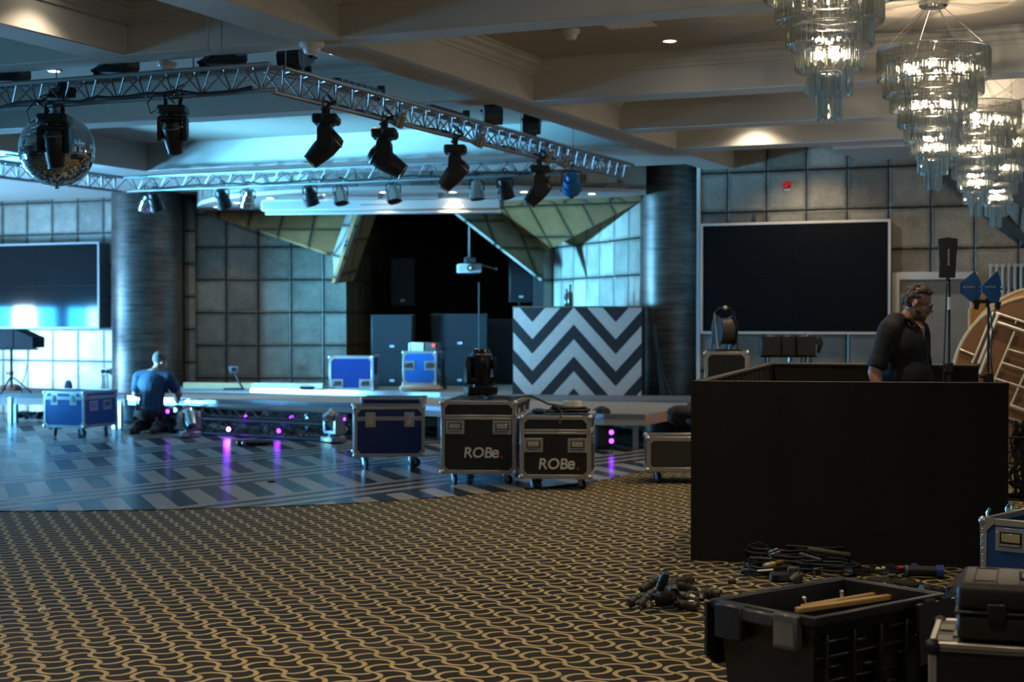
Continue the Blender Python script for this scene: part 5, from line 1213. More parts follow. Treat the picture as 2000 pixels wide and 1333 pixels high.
for k in range(260):
    a, b = R.uniform(-PI, PI), R.uniform(-.75, 1.5); f = math.cos(a)
    if (f > .25 and b < .62) or (abs(f) <= .25 and b < .05) or (f > -.4 and b < -.15): continue
    u = Vector((math.cos(a)*math.cos(b), math.sin(a)*math.cos(b), math.sin(b))); q = Vector((-.012 + u.x*.096, u.y*.079, .032 + u.z*.092))
    mb.ball(q, R.uniform(.011, .019) + (.006 if f > .1 and b > .5 else 0), (1.1, 1, .9), 7, H)
o = mb.build('hair', mat('grey_brown_hair', (.085, .066, .05), .8, var=.5, scale=90), t); remesh(o, .006, 2)
mb = MB(); mb.ball((.052, 0, -.088), .037, (1.02, 1.2, .85), 14, H)
for s in (-1, 1): mb.ball((.025, s*.047, -.075), .03, (1.0, .65, 1.25), 10, H)
mb.ball((.088, 0, -.048), .018, (.7, 1.7, .4), 10, H); o = mb.build('beard', mat('grey_beard', (.10, .075, .055), .9, var=.5, scale=80), t)
mb = MB()
for s in (-1, 1): mb.torus((.098, s*.033, .0), .024, .0028, 20, 6, (1, 0, 0), H); mb.tube([(.098, s*.057, .004), (.05, s*.08, .006), (-.012, s*.084, .004)], .0025, 6, H)
mb.tube([(.1, -.01, .004), (.104, 0, .008), (.1, .01, .004)], .0025, 6, H); mb.build('glasses', mat('glasses_frame', (.02, .015, .012), .3), t)
eyes(t, H)
mb = MB()
for s in (-1, 1): limb(mb, [(0, s*.095, .93), (.02, s*.105, .50), (-.015, s*.115, .09)], [.112, .085, .072])
mb.ball((0, 0, .93), .165, (.86, 1.1, .6), 14); o = mb.build('trousers', mat('black_trousers', (.012, .012, .013), .85), t); remesh(o, .012)
for s in (-1, 1): mb = MB(); limb(mb, [(-.045, s*.115, .05), (.06, s*.125, .045), (.15, s*.13, .036)], [.05, .05, .036]); o = mb.build('shoe', BLKM, t); remesh(o, .008)
# --- the kneeling man
q = at(276, 848, 0)
t = thing('person', 'man in a dark blue shirt kneeling on the dance floor with his back turned', 'person', (q.x, q.y + .2, .006), YAW + math.radians(82))
H = T(.215, -.05, .93) @ Rz(math.radians(-40)) @ Ry(math.radians(22))
mb = MB(); limb(mb, [(0, 0, .30), (.05, 0, .46), (.085, 0, .63)], [.14, .14, .145]); mb.ball((.095, 0, .645), .16, (.8, 1.15, .95), 16); mb.ball((0, 0, .30), .165, (.95, 1.1, .8), 16)
limb(mb, [(.11, -.17, .75), (.10, 0, .775), (.11, .17, .75)], [.06, .075, .06]); limb(mb, [(.13, 0, .76), (.17, -.02, .83), (.195, -.04, .88)], [.07, .06, .06]); head(mb, H)
for s, el, wr in ((-1, (.20, -.32, .50), (.44, -.20, .43)), (1, (.22, .30, .50), (.45, .10, .43))):
    limb(mb, [(.11, s*.20, .73), el, wr], [.062, .046, .031]); hand(mb, wr, (.9, -s*.25, -.15), (0, 0, 1), s, .8)
    limb(mb, [(.02, s*.11, .28), (.30, s*.15, .10)], [.10, .068]); limb(mb, [(.30, s*.15, .075), (-.1, s*.14, .075)], [.062, .052]); limb(mb, [(-.12, s*.14, .06), (-.25, s*.14, .045), (-.30, s*.14, .03)], [.045, .042, .028])
o = mb.build('body', SKINB, t); remesh(o, .008)
mb = MB(); limb(mb, [(0, 0, .30), (.05, 0, .46), (.085, 0, .63)], [.158, .165, .162]); mb.ball((.095, 0, .64), .178, (.82, 1.16, .98), 16)
limb(mb, [(.11, -.17, .74), (.095, 0, .755), (.11, .17, .74)], [.08, .086, .08])
for s, el in ((-1, (.20, -.32, .50)), (1, (.22, .30, .50))): a = Vector((.11, s*.20, .725)); limb(mb, [a, a.lerp(Vector(el), .62)], [.086, .075])
R = random.Random(6)
for k in range(9): y = -.15 + k*.037; mb.tube([(-.13 + .02*math.cos(k), y, .30), (-.085, y*1.05, .45), (-.03, y*1.1, .62)], [.016, .012, .006], 6)
o = mb.build('t_shirt', mat('navy_shirt', (.012, .045, .085), .85, var=.25, scale=12), t); remesh(o, .011)
mb = MB(); mb.ball((-.018, 0, .04), .097, (1.06, .85, 1.0), 20, H); bmesh.ops.delete(mb.bm, geom=[v for v in mb.bm.verts if (lambda q: (q.z < .01 and q.x > -.03) or q.z < -.045 or (q.x > .045 and q.z < .07))(H.inverted() @ v.co)], context='VERTS'); mb.build('hair', mat('cropped_hair', (.10, .075, .07), .85, var=.3, scale=90), t)
eyes(t, H)
mb = MB(); mb.ball((0, 0, .27), .178, (.95, 1.12, .75), 16)
for s in (-1, 1): limb(mb, [(.02, s*.11, .27), (.30, s*.15, .105)], [.122, .095]); limb(mb, [(.30, s*.15, .09), (-.12, s*.14, .085)], [.085, .075]); mb.cbox((.02, s*.2, .22), (.14, .05, .13), .015)
o = mb.build('work_trousers', mat('black_trousers', (.012, .012, .013), .85), t); remesh(o, .011)
for s in (-1, 1): mb = MB(); limb(mb, [(-.14, s*.14, .06), (-.25, s*.14, .05), (-.31, s*.14, .042)], [.055, .05, .038]); mb.cbox((-.2, s*.14, .018), (.24, .085, .03), .01); o = mb.build('boot', mat('work_boot', (.03, .024, .018), .7), t); remesh(o, .009)
for s in (-1, 1): mb = MB(); mb.cbox((-.02, s*.16, .16), (.06, .012, .07), .005, T(-.17, 0, .02)); mb.build('pocket_patch', mat('olive_patch', (.05, .05, .03), .8), t)
wv = Matrix.Translation(t.location) @ Rz(t.rotation_euler.z) @ Vector((.50, -.17, .41))
b = thing('tool', 'pale tool held in the kneeling man\'s right hand', 'tool', wv, YAW); mb = MB(); mb.cyl((-.02, 0, 0), (.13, 0, .0), .014, n=10); mb.build('shaft', mat('pale_tool', (.55, .5, .42), .5), b); mb = MB(); mb.cyl((-.06, 0, 0), (-.02, 0, 0), .018, n=10); mb.build('tool_grip', BLKM, b)
# ------------------------------------------------------------------ foreground: tote crate, plugs, cables, cases
TOTE = mat('black_tote', (.016, .0155, .0155), .42, var=.25, scale=50)
zt = .45; Bp, Cp_, Ap = at(1590, 1207, zt), at(1833, 1161, zt), at(1427, 1167, zt)
rz = math.atan2(Cp_.y - Bp.y, Cp_.x - Bp.x); L = .735; Wd = .455
t = thing('tote_crate', 'large open black plastic tote crate with wooden sticks inside, standing on the carpet', 'crate', (Bp.x, Bp.y, 0), rz)
def taper(z): return .035*(1 - z/zt)
mb = MB(); th = .012
def loop(z, i): k = taper(z) + i; return [(k, k, z), (L - k, k, z), (L - k, Wd - k, z), (k, Wd - k, z)]
rings = [[mb.bm.verts.new(p) for p in loop(z, i)] for z, i in ((.0, 0), (zt - .07, 0), (zt - .07, -.006), (zt - .01, -.006), (zt, 0), (zt, th), (.012, th))]
mb.skin(rings, True); mb.build('shell', TOTE, t, smooth=0)
# rim with lips, ribs, end handle and hanging lid halves
mb = MB()
for a, b in (((-.022, -.022, zt - .03), (L + .022, .0, zt + .004)), ((-.022, Wd, zt - .03), (L + .022, Wd + .022, zt + .004)), ((-.022, 0, zt - .03), (0, Wd, zt + .004)), ((L, 0, zt - .03), (L + .022, Wd, zt + .004))): mb.box(a, b, .004)
mb.build('rim', TOTE, t)
for k in range(5): x = .06 + k*.155; mb = MB(); mb.box((x, -.012, .05), (x + .012, .03, zt - .07), .003); mb.build('rib', TOTE, t)
for z in (.10, .20, .29): mb = MB(); mb.box((.03, -.008 + taper(z), z), (L - .03, .02 + taper(z), z + .01), .002); mb.build('rib', TOTE, t)
for x0, x1, zz in ((.05, .2, .345), (.24, .30, .33), (.42, .62, .36), (.1, .16, .25), (.3, .36, .235), (.5, .56, .25), (.2, .3, .16), (.44, .5, .15), (.6, .68, .3)): mb = MB(); mb.box((x0, -.012 + taper(zz), zz), (x1, .02 + taper(zz), zz + .012), .003); mb.build('rib', TOTE, t)
mb = MB(); mb.box((-.05, .30, zt - .13), (-.0, Wd - .02, zt + .0), .008); mb.build('corner_block', TOTE, t)
mb = MB(); mb.box((-.042, .15, zt - .055), (-.004, .31, zt - .005), .008); mb.build('end_handle', mat('worn_black', (.05, .055, .068), .4, var=.5, scale=30), t)
mb = MB(); mb.box((-.045, .045, zt - .125), (-.006, .155, zt + .002), .006); o = mb.build('label_holder', mat('scuffed_pocket', (.10, .10, .105), .35, var=.5, scale=25), t)
mb = MB(); mb.box((-.048, .055, zt - .11), (-.0455, .145, zt - .03)); mb.build('label_window', mat('cloudy_window', (.16, .155, .15), .3, var=.4, scale=18), o)
for y0, nm in ((-.058, 'lid_half'), (Wd + .03, 'lid_half')):
    mb = MB(); mb.prism([(-.03, zt - .01), (L + .03, zt - .01), (L + .03, zt - .21), (L - .02, zt - .25), (.02 if y0 > 0 else L*.62, zt - .25), (-.03 if y0 > 0 else L*.58, zt - .21)] if y0 > 0 else [(L*.72, zt - .01), (L + .03, zt - .01), (L + .03, zt - .22), (L*.74, zt - .24)], -y0 - .014, -y0, Rx(PI/2)); mb.build(nm, TOTE, t)
    for k in range(6 if y0 > 0 else 2): x = (.05 + k*.12) if y0 > 0 else L*.78 + k*.1; mb = MB(); mb.cyl((x, y0 + .007, zt - .005), (x + .06, y0 + .007, zt - .005), .009, n=8); mb.build('hinge', TOTE, t)
inv_t = (Matrix.Translation((Bp.x, Bp.y, 0)) @ Rz(rz))
def stick(label, a, b, w, h, bits):
    a, b = Vector(a), Vector(b); d = b - a; s = thing('wooden_stick', label, 'stick', a, math.atan2(d.y, d.x)); pit = -math.atan2(d.z, d.xy.length)
    M = Ry(pit); mb = MB(); mb.box((0, -w/2, -h/2), (d.length, w/2, h/2), .004, M); mb.build('batten', mat('honey_wood', (.55, .33, .11), .4, var=.15, scale=10), s)
    for x in bits: mb = MB(); mb.cyl(M @ Vector((x, 0, h/2)), M @ Vector((x, 0, h/2 + .022)), .007, n=8); mb.ball(M @ Vector((x, 0, h/2 + .022)), .01, n=8); mb.build('bolt', CHROME, s)
stick('front honey coloured wooden stick leaning inside the black tote crate', at(1556, 1193, .40), at(1744, 1166, .41), .03, .022, ())
stick('rear wooden stick with steel bolts inside the black tote crate', at(1566, 1186, .405), at(1733, 1158, .41), .022, .018, (.012, .22, .47))
# ---- plugs
PLG = mat('plug_rubber', (.024, .020, .014), .5, var=.3, scale=40)
def plug(label, a, b, g=None, tagc=None):
    a, b = Vector(a), Vector(b); d = b - a; Ln = max(d.length, .115); q = Vector((0, 0, 1)).rotation_difference(d.normalized()).to_euler()
    t = thing('power_plug', label, 'plug', a, 0, g); t.rotation_euler = q
    mb = MB(); mb.lathe([(.024, 0), (.026, .006), (.026, Ln*.42), (.0235, Ln*.45), (.0235, Ln*.62), (.026, Ln*.64), (.024, Ln*.8), (.015, Ln*.95), (.0145, Ln)], 16); mb.build('plug_body', PLG, t)
    mb = MB(); mb.lathe([(.0205, -.0012), (.0005, -.0011)], 16, cap=False); mb.build('plug_face', BLKG, t)
    for k in range(3): A_ = k*2*PI/3; mb = MB(); mb.cyl((.011*math.cos(A_), .011*math.sin(A_), -.006), (.011*math.cos(A_), .011*math.sin(A_), .0), .003, n=6); mb.build('pin', CHROME, t)
    mb = MB(); mb.torus((0, 0, Ln*.43), .0265, .003, 16, 6); mb.build('grip_ring', PLG, t)
    if tagc: mb = MB(); mb.box((-.011, -.0275, .02), (.011, -.0255, .05), .001, Rz(1.2)); mb.build('white_tag', mat('tag_white', (.62, .57, .45), .6), t)
def P(x, y, z): return at(1200 + x/7.69, 1080 + y/7.69, z)
G = 'black power plugs heaped on the carpet'
LB = 'black power plug in the heap on the carpet left of the tote crate'
pl = [((225, 765, .03), (375, 685, .05), 1), ((390, 800, .03), (600, 575, .10), 1), ((410, 570, .06), (690, 370, .12), 0), ((690, 545, .10), (775, 300, .20), 1), ((1150, 425, .06), (870, 450, .10), 0), ((895, 600, .08), (870, 420, .12), 0), ((1210, 590, .05), (930, 485, .11), 0),
      ((1250, 740, .03), (990, 640, .06), 1), ((1320, 670, .035), (1090, 630, .06), 1), ((1255, 810, .028), (910, 770, .028), 1), ((1600, 625, .028), (1340, 600, .028), 0), ((610, 750, .03), (880, 690, .05), 0), ((640, 700, .05), (800, 640, .08), 0)]
for a, b, w in pl: plug(LB, P(*a), P(*b), G, w)
plug('black power plug lying alone against the left of the tote crate, pins to the left', P(1445, 850, .028), P(1600, 810, .028), None, 1)
plug('black power plug with a pale tag touching the corner of the tote crate', P(1570, 880, .028), P(1760, 850, .028), None, 1)
mb = MB(); mb.tube([P(600, 640, .13), P(700, 600, .16), P(850, 620, .15), P(1000, 690, .09)], .006, 6); mb.tube([P(540, 800, .012), P(700, 800, .012), P(900, 770, .012), P(960, 740, .04)], .006, 6); mb.tube([P(700, 330, .2), P(720, 280, .215), P(745, 255, .222), P(770, 265, .215)], .004, 6); tag(mb.build('plug_cables', RUB), 'thin black cables looped through the heap of plugs', 'cable')
p = at(1428, 1141, 0); t = thing('rubber_stub', 'small dark plug cap lying alone on the carpet right of the plug heap', 'cap', (p.x, p.y, .016), .4); mb = MB(); mb.cyl((-.02, 0, 0), (.025, 0, 0), .016, n=12); mb.build('cap_body', PLG, t)
# ---- cable heap at the foot of the partition
def Q(x, y, z): return at(1430 + x/8, 1040 + y/8, z)
def coilthing(label, c, r, n, sx, ang, seed, th=.008, h=.018):
    t = thing('cable_coil', label, 'cable', c, ang); R = random.Random(seed); pts = []
    for k in range(n*16):
        a = 2*PI*k/16; rr = r*(1 + .18*math.sin(a*.41 + seed) + R.uniform(-.03, .03)); pts.append((rr*sx*math.cos(a), rr*math.sin(a), th + h*k/16*.6 + R.uniform(0, .008)))
    mb = MB(); mb.tube(pts, th, 6); mb.build('cable', RUB, t)
    for s in (-1, 1): mb = MB(); mb.cyl((pts[0][0]*s*.8, pts[0][1] + .02*s, .02), (pts[0][0]*s*.8 + .05*s, pts[0][1] - .03, .022), .011, n=8); mb.build('connector', BLK, t)
    mb = MB(); mb.torus((r*sx*.98, 0, n*h*.3 + .01), .022, .007, 12, 6, (0, 1, 0)); mb.build('tie', BLKM, t)
c0 = Q(560, 680, 0); coilthing('front left coil of black cable in the heap at the foot of the partition', (c0.x, c0.y, 0), .10, 5, 1.25, .3, 1)
c0 = Q(1000, 560, 0); coilthing('middle coil of black cable in the heap at the foot of the partition', (c0.x, c0.y, .0), .13, 7, 1.4, .1, 2)
c0 = Q(1430, 620, 0); coilthing('wide right coil of black cable in the heap at the foot of the partition', (c0.x, c0.y, .0), .13, 6, 1.5, -.2, 3)
c0 = Q(1250, 500, 0); coilthing('rear coil of black cable against the partition', (c0.x, c0.y + .1, .0), .12, 9, 1.7, .2, 5, .009)
c0 = Q(700, 520, 0); coilthing('rear left coil of black cable against the partition', (c0.x, c0.y + .08, .0), .11, 8, 1.6, .0, 6, .009)
mb = MB(); mb.tube([Q(620, 470, .08), Q(560, 220, .13), Q(420, 160, .15), Q(260, 200, .13), Q(200, 300, .09), Q(210, 480, .012)], .006, 6); tag(mb.build('cable_loop', RUB), 'single black cable loop standing up at the left of the cable heap', 'cable')
def tubething(name, label, cat, a, b, r, m, caps=None, parts=()):
    a, b = Vector(a), Vector(b); d = b - a; t = thing(name, label, cat, a, 0); t.rotation_euler = Vector((1, 0, 0)).rotation_difference(d.normalized()).to_euler()
    mb = MB(); mb.cyl((0, 0, 0), (d.length, 0, 0), r, n=16); mb.build('barrel', m, t)
    for nm, x0, x1, rr, mm in parts: mb = MB(); mb.cyl((x0*d.length, 0, 0), (x1*d.length, 0, 0), rr, n=16); mb.build(nm, mm, t)
    return t
tubething('cardboard_tube', 'brown grey tube lying on top of the cable heap at the right', 'tube', Q(1190, 270, .135), Q(1840, 365, .10), .017, mat('brown_tube', (.085, .07, .045), .6), parts=(('end_cap', .985, 1.005, .0175, BLKM),))
tubething('grey_tube', 'thinner dark grey tube lying under the brown tube in the cable heap', 'tube', Q(1060, 340, .12), Q(1400, 440, .10), .011, mat('dark_tube', (.05, .045, .045), .5), parts=(('end_cap', .97, 1.01, .0115, BLKM),))
tubething('black_rod', 'black rod lying across the left of the cable heap', 'rod', Q(280, 410, .085), Q(640, 430, .09), .013, BLK, parts=(('collar', .38, .43, .016, BLKM),))
t = tubething('connector_lead', 'yellow and white banded connector lead on the front of the cable heap', 'connector', Q(505, 535, .07), Q(780, 465, .08), .014, mat('rust_brown', (.22, .10, .04), .5), parts=(('yellow_band', .28, .52, .0155, mat('yellow_tape', (.62, .50, .05), .5)), ('white_band', .0, .27, .016, mat('tag_white', (.62, .57, .45), .6))))
t = thing('white_label', 'white paper label lying on the front left cable coil', 'label', Q(520, 600, .075), .3); mb = MB(); mb.box((-.045, -.022, 0), (.045, .022, .004), .0, Ry(-.1)); mb.build('paper', mat('tag_white', (.62, .57, .45), .6), t)
for k, (x, y, z) in enumerate(((600, 300, .13), (660, 275, .14), (690, 320, .13), (735, 295, .135), (630, 340, .12))):
    tubething('jack_connector', 'small coppery connector in the bunch on top of the cable heap', 'connector', Q(x, y, z), Q(x + 55, y - 15, z + .01), .006, mat('copper_connector', (.36, .17, .12), .35, .6), parts=(('tip', -.35, 0, .003, CHROME),))['group'] = 'coppery connectors on the cable heap'
c0 = Q(800, 770, .0); t = thing('power_adapter', 'black power adapter block lying in front of the cable heap', 'adapter', (c0.x, c0.y, 0), .45); mb = MB(); mb.box((-.075, -.04, .001), (.075, .04, .05), .01); mb.build('housing', BLKM, t); mb = MB(); mb.box((-.03, -.042, .01), (.03, -.0395, .04)); mb.build('rating_label', mat('dark_label', (.05, .045, .04), .5), t)
c0 = Q(1000, 810, .0); t = thing('round_plug', 'round green black plug head behind the rim of the tote crate', 'plug', (c0.x, c0.y, .03), .5); mb = MB(); mb.lathe([(.035, -.03), (.036, .01), (.026, .03), (.012, .035)], 18, Ry(.9)); mb.build('plug_body', mat('green_black', (.02, .028, .022), .4), t)
c0 = Q(1340, 760, .0); t = thing('metal_clamp', 'small dark metal clamp standing behind the rim of the tote crate', 'clamp', (c0.x, c0.y, .0), .3); mb = MB(); mb.tube([(-.02, 0, .006), (-.022, 0, .07), (.022, 0, .075), (.025, 0, .02)], .008, 6); mb.box((-.035, -.012, .001), (.03, .012, .014), .003); mb.build('clamp_body', STEEL, t)
c0 = Q(980, 620, .05); t = thing('adapter_box', 'square grey brown adapter box in the middle of the cable heap', 'adapter', (c0.x, c0.y - .03, .0), .2); mb = MB(); mb.box((-.035, -.03, .0), (.035, .03, .085), .008); mb.build('housing', mat('brown_grey_box', (.06, .052, .04), .5), t)
# loose line of leads to the right, with a blue ended torch
def V(x, y, z): return at(1640 + x/8.333, 1060 + y/8.333, z)
mb = MB()
for k in range(5): mb.tube([V(-60 + 20*k, 400 + 14*k, .03), V(200, 395 + 20*k, .035 + .01*k), V(500, 430 + 15*k, .02), V(800, 330 + 40*k, .03 + .012*k), V(1050, 440 + 12*k, .02)], .008, 6)
tag(mb.build('cable_leads', RUB), 'black cable leads running right from the cable heap along the partition', 'cable')
for x, y, lab in ((620, 435, 'left pale connector end on the leads along the partition'), (710, 425, 'second pale connector end on the leads along the partition'), (848, 515, 'pale connector standing on the carpet in front of the leads')):
    tubething('connector_end', lab, 'connector', V(x - 30, y, .045 if y < 500 else .012), V(x + 25, y, .045 if y < 500 else .045), .012, mat('cream_plastic', (.62, .52, .32), .5), parts=(('tip', 1, 1.3, .006, CHROME),))
tubething('red_connector', 'red plug connector lying beside the blue ended torch', 'connector', V(940, 415, .05), V(1030, 415, .05), .014, mat('red_plastic', (.55, .03, .025), .4), parts=(('tip', 1, 1.3, .009, CHROME),))
tubething('torch', 'black torch with blue ends lying at the foot of the partition', 'torch', V(1060, 460, .042), V(1690, 475, .042), .032, BLK, parts=(('blue_head', .80, 1.0, .038, mat('torch_blue', (.02, .06, .32), .4)), ('blue_tail', .0, .08, .034, mat('torch_blue_grey', (.06, .12, .22), .4)), ('lens_ring', 1.0, 1.01, .03, CHROME)))
tubething('screwdriver', 'thin tool with blue handle behind the torch', 'tool', V(1160, 370, .05), V(1480, 410, .04), .006, STEEL, parts=(('handle', 0, .34, .014, mat('torch_blue', (.02, .06, .32), .4)),))
c0 = V(750, 690, 0); t = thing('cloth_glove', 'flat dark glove lying behind the far rim of the tote crate', 'glove', (c0.x, c0.y, 0), -.15)
mb = MB(); mb.ball((0, 0, .022), .07, (1.7, .8, .3), 14)
for k in range(4): mb.tube([(.08, -.04 + .026*k, .018), (.15, -.045 + .03*k, .018), (.19 - .01*abs(k - 1.5), -.05 + .033*k, .012)], [.015, .013, .010], 8)
mb.tube([(.0, -.05, .02), (.06, -.09, .02), (.09, -.10, .012)], [.016, .013, .01], 8); mb.build('glove_body', mat('dark_glove', (.012, .013, .011), .85), t)
mb = MB(); mb.tube([V(920, 810, .012), V(980, 760, .02), V(1050, 730, .02), V(1090, 735, .012)], .008, 6); tag(mb.build('metal_hook', STEEL), 'small bent metal hook lying behind the right end of the tote crate', 'hook')
for x0, y0, x1, y1, lab in ((1330, 800, 1490, 790, 'stubby black connector behind the right corner of the tote crate'), (1520, 810, 1680, 800, 'black lamp holder shaped connector beside the hard case')):
    tubething('black_connector', lab, 'connector', V(x0, y0, .04), V(x1, y1, .04), .036 if x0 < 1500 else .028, PLG, parts=(('collar', .7, .8, .04 if x0 < 1500 else .031, BLKM), ('gland', 1, 1.25, .014, BLKM)))
c0 = at(1868, 1150, 0)
mb = MB(); R = random.Random(77)
for k in range(5): mb.tube([at(1850 + 4*k, 1205, .0) + ZZ*(.02 + .02*k), at(1846 + 3*k, 1180, .1 + .02*k), at(1850 + 5*k, 1150, .2), at(1868 + 4*k, 1128, .22), at(1885 + 3*k, 1118, .2)], .009, 6)
tag(mb.build('cable_loops', RUB), 'black cable loops squeezed beside the left of the hard case', 'cable')
# ---- aluminium case with the black hard case on it
zA = .40; fl, fr = at(1813, 1254, zA), at(2000, 1266, zA); rzA = math.atan2(fr.y - fl.y, fr.x - fl.x)
t = thing('aluminium_case', 'black case with aluminium edges under the hard case in the right corner', 'case', (fl.x, fl.y, 0), rzA)
CW, CD = .62, .46
mb = MB(); mb.box((.004, .004, .012), (CW - .004, CD - .004, zA - .004)); mb.build('panel_body', BLKCASE, t)
e = .034
for nm, boxes in (('edge_frame', [((0, 0, zA - e), (CW, e*.7, zA)), ((0, CD - e*.7, zA - e), (CW, CD, zA)), ((0, e*.7, zA - e), (e*.7, CD - e*.7, zA)), ((CW - e*.7, e*.7, zA - e), (CW, CD - e*.7, zA)), ((0, 0, .008), (e*.8, e*.8, zA - e)), ((CW - e*.8, 0, .008), (CW, e*.8, zA - e)), ((0, CD - e*.8, .008), (e*.8, CD, zA - e)), ((0, 0, .0), (CW, e*.7, .03))]),):
    mb = MB()
    for a, b in boxes: mb.box(a, b, .004)
    mb.build(nm, mat('worn_aluminium', (.52, .48, .40), .38, .75, var=.15, scale=30), t)
mb = MB()
for z in (zA - e*.65, zA - e*.95): mb.box((.03, -.003, z), (CW - .03, 0, z + .003))
mb.build('edge_groove', BLKM, t)
for x, y in ((0, 0), (CW, 0), (0, CD)): mb = MB(); mb.ball((x + (.014 if x == 0 else -.014), y + (.014 if y == 0 else -.014), zA - .02), .03, n=12); mb.build('corner_cap', BLK, t)
mb = MB()
for k in range(4):
    for j in range(2):
        if (k + j) % 2 == 0: mb.box((.026 + j*.05, .03 + k*.1, zA - .003), (.076 + j*.05, .13 + k*.1, zA + .0012))
mb.build('light_squares', mat('grey_tan', (.24, .21, .16), .5), t)
hf = at(1866, 1254, zA); z1 = zA + .172
t = thing('hard_case', 'ribbed black hard case with a paper label on its lid, lying on the aluminium case', 'case', (fl.x, fl.y, zA + .002), rzA)
M0 = Rz(0); x0, y0 = .092, .03; HW, HD = .50, .40
def rbox(mb, a, b, r): mb.box(a, b, r, None, 3)
HCM = mat('hard_case_plastic', (.020, .017, .014), .5, var=.25, scale=60)
mb = MB(); rbox(mb, (x0, y0, .0), (x0 + HW, y0 + HD, .098), .022); mb.build('base_shell', HCM, t)
mb = MB(); rbox(mb, (x0 - .002, y0 - .002, .102), (x0 + HW + .002, y0 + HD + .002, .20), .028); mb.build('lid_shell', HCM, t)
mb = MB(); mb.box((x0 - .008, y0 - .008, .095), (x0 + HW + .008, y0 + HD + .008, .106), .004); mb.build('seam_flange', HCM, t)
for k in range(6): xx = x0 + .05 + k*.075; mb = MB(); mb.box((xx, y0 + .03, .196), (xx + .006, y0 + HD - .03, .2035), .002); mb.build('lid_rib', HCM, t)
for yy in (.06, HD - .06): mb = MB(); mb.box((x0 + .05, y0 + yy, .197), (x0 + .125, y0 + yy + .006, .2035), .002); mb.build('lid_rib', HCM, t)
mb = MB(); mb.box((x0 + .20, y0 + .12, .198), (x0 + .46, y0 + .26, .206), .01); o = mb.build('label_frame', HCM, t)
mb = MB(); mb.prism([(x0 + .24 + .09*(1 + math.cos(a))*1.0, y0 + .19 + .045*math.sin(a)) for a in [k*2*PI/24 for k in range(24)]], .2062, .2075); mb.build('paper_label', mat('label_paper', (.62, .55, .42), .6), o)
text(o, 'lettering', 'FRAGILE', T(x0 + .33, y0 + .19, .2078), .028, BLKM, .0003) if False else None
for k in range(3): mb = MB(); mb.box((x0 + .29 + k*.035, y0 + .18, .2076), (x0 + .305 + k*.035, y0 + .2, .2080)); mb.build('label_print', BLKM, o)
for k in range(2): mb = MB(); mb.box((x0 + .1 + k*.25, y0 - .018, .07), (x0 + .16 + k*.25, y0 - .004, .135), .004); mb.build('latch', BLK, t)
# ---- open blue case behind
zc = .437; a, b = at(1917, 1013, zc), at(2000, 1020.5, zc); rzB = math.atan2(b.y - a.y, b.x - a.x); W_, D_ = .78, .72
cc = Vector((a.x, a.y, 0)) + Vector((math.cos(rzB), math.sin(rzB), 0))*W_/2 + Vector((-math.sin(rzB), math.cos(rzB), 0))*D_/2
t = flight_case('flight_case', 'open blue flight case without lid at the right edge in front of the partition', cc, rzB, W_, D_, zc - .10, mat('mid_blue_laminate', (.010, .055, .17), .4, var=.15, scale=50), .10, open_top=True, handles=(('f', -W_/2 + .165, .235),), edge=.035, em=mat('worn_aluminium', (.52, .48, .40), .38, .75), cr=.036)
for k, y in enumerate((-.26, -.02, .05, .26)):
    mb = MB(); mb.tube([(-W_/2 - .008, y, zc - .05), (-W_/2 - .014, y, zc + .02), (-W_/2 + .0, y, zc + .045)], .008, 6); mb.build('open_catch', CHROME, t)
R = random.Random(3)
for k in range(8): z = .14 + k*.035; mb = MB(); mb.ball((-W_/2 + .012, -D_/2 - .006, z), .005, n=6); mb.build('rivet', CHROME, t)
# ---- litter on the carpet
p = at(88, 1199, 0); t = thing('tissue', 'crumpled white tissue lying on the carpet at the far left', 'litter', (p.x, p.y, .002), .3)
mb = MB(); R = random.Random(12)
for k in range(7): c = Vector((R.uniform(-.025, .025), R.uniform(-.02, .02), .012 + R.uniform(0, .012))); mb.face([c + Vector((R.uniform(-.022, .022), R.uniform(-.02, .02), R.uniform(-.01, .012))) for q in range(3)])
mb.build('paper', mat('tissue_white', (.55, .55, .56), .8), t, recalc=False)
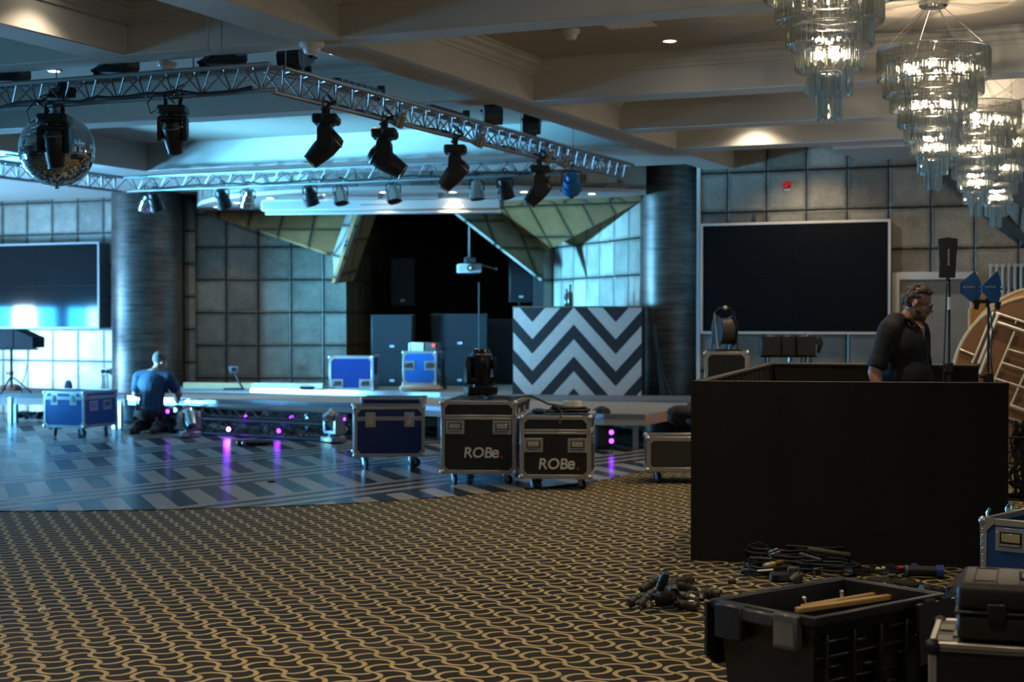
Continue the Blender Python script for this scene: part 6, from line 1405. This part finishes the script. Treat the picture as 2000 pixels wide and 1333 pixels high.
# ------------------------------------------------------------------ ceiling downlights (recessed spots)
DL_ON = glow('warm_lamp', (1.0, 0.86, 0.66), 40.0)
def downlight(loc, label, e, ang=95, tilt=(0, 0, 0), group=None, r=0.045, color=WARM, blend=0.6):
    t = thing('downlight', label, 'light', loc, 0, group)
    mb = MB(); mb.torus((0, 0, -0.002), r + 0.012, 0.008, 20, 6); mb.build('bezel', TRIMW, t)
    mb = MB(); mb.cyl((0, 0, 0.0), (0, 0, -0.004), r, n=16); mb.build('lamp', DL_ON, t)
    if e > 0: lamp('downlight_beam', 'SPOT', (loc[0], loc[1], loc[2] - 0.02), e, color, spot_size=math.radians(ang), spot_blend=blend, shadow_soft_size=0.05, rot=tilt)
    return t
p = at(1308, 79, 3.75); downlight(tuple(p), 'small lit downlight in the ceiling left of the chandeliers', 110)
for k, (x, y) in enumerate(((424, 404), (463, 396), (528, 387), (628, 380), (749, 375), (884, 375), (1024, 374.5), (1156, 378), (853, 413))):
    p = at(x, y, SZ - 0.001)
    downlight(tuple(p), 'lit downlight set in the curved soffit over the stage' if k < 8 else 'lone lit downlight further back in the stage soffit, below the projection screen', 36, 100, group='downlights of the stage soffit' if k < 8 else None)
# downlights over the front of the hall, one added to brighten the dance floor
gp = 'ceiling downlights over the front of the hall'
for x, y, e in ((-3.6, 8.2, 150), (-3.6, 5.6, 160), (-3.4, 3.0, 150), (-1.0, 3.6, 80), (-6.3, 4.6, 110), (-9.0, 5.0, 40), (0.6, 6.5, 90), (-2.4, 10.2, 110), (-6.6, 11.4, 70), (-9.4, 11.2, 30)):
    downlight((x, y, 3.749), 'ceiling downlight over the front of the hall', e, 110, group=gp)
pp = atX(62, 70, -7.0); downlight((-6.72, pp.y, 3.749), 'ceiling downlight beside the left coffer beam, out of the picture', 45, 120)
gp = 'ceiling downlights near the right back wall'
for x, y, e in ((-4.35, 16.36, 60), (-1.6, 16.36, 40), (-4.3, 18.2, 110), (-2.9, 14.0, 200), (-0.6, 15.8, 130)):
    downlight((x, y, 3.749), 'ceiling downlight near the right tiled back wall', e, 125, group=gp)
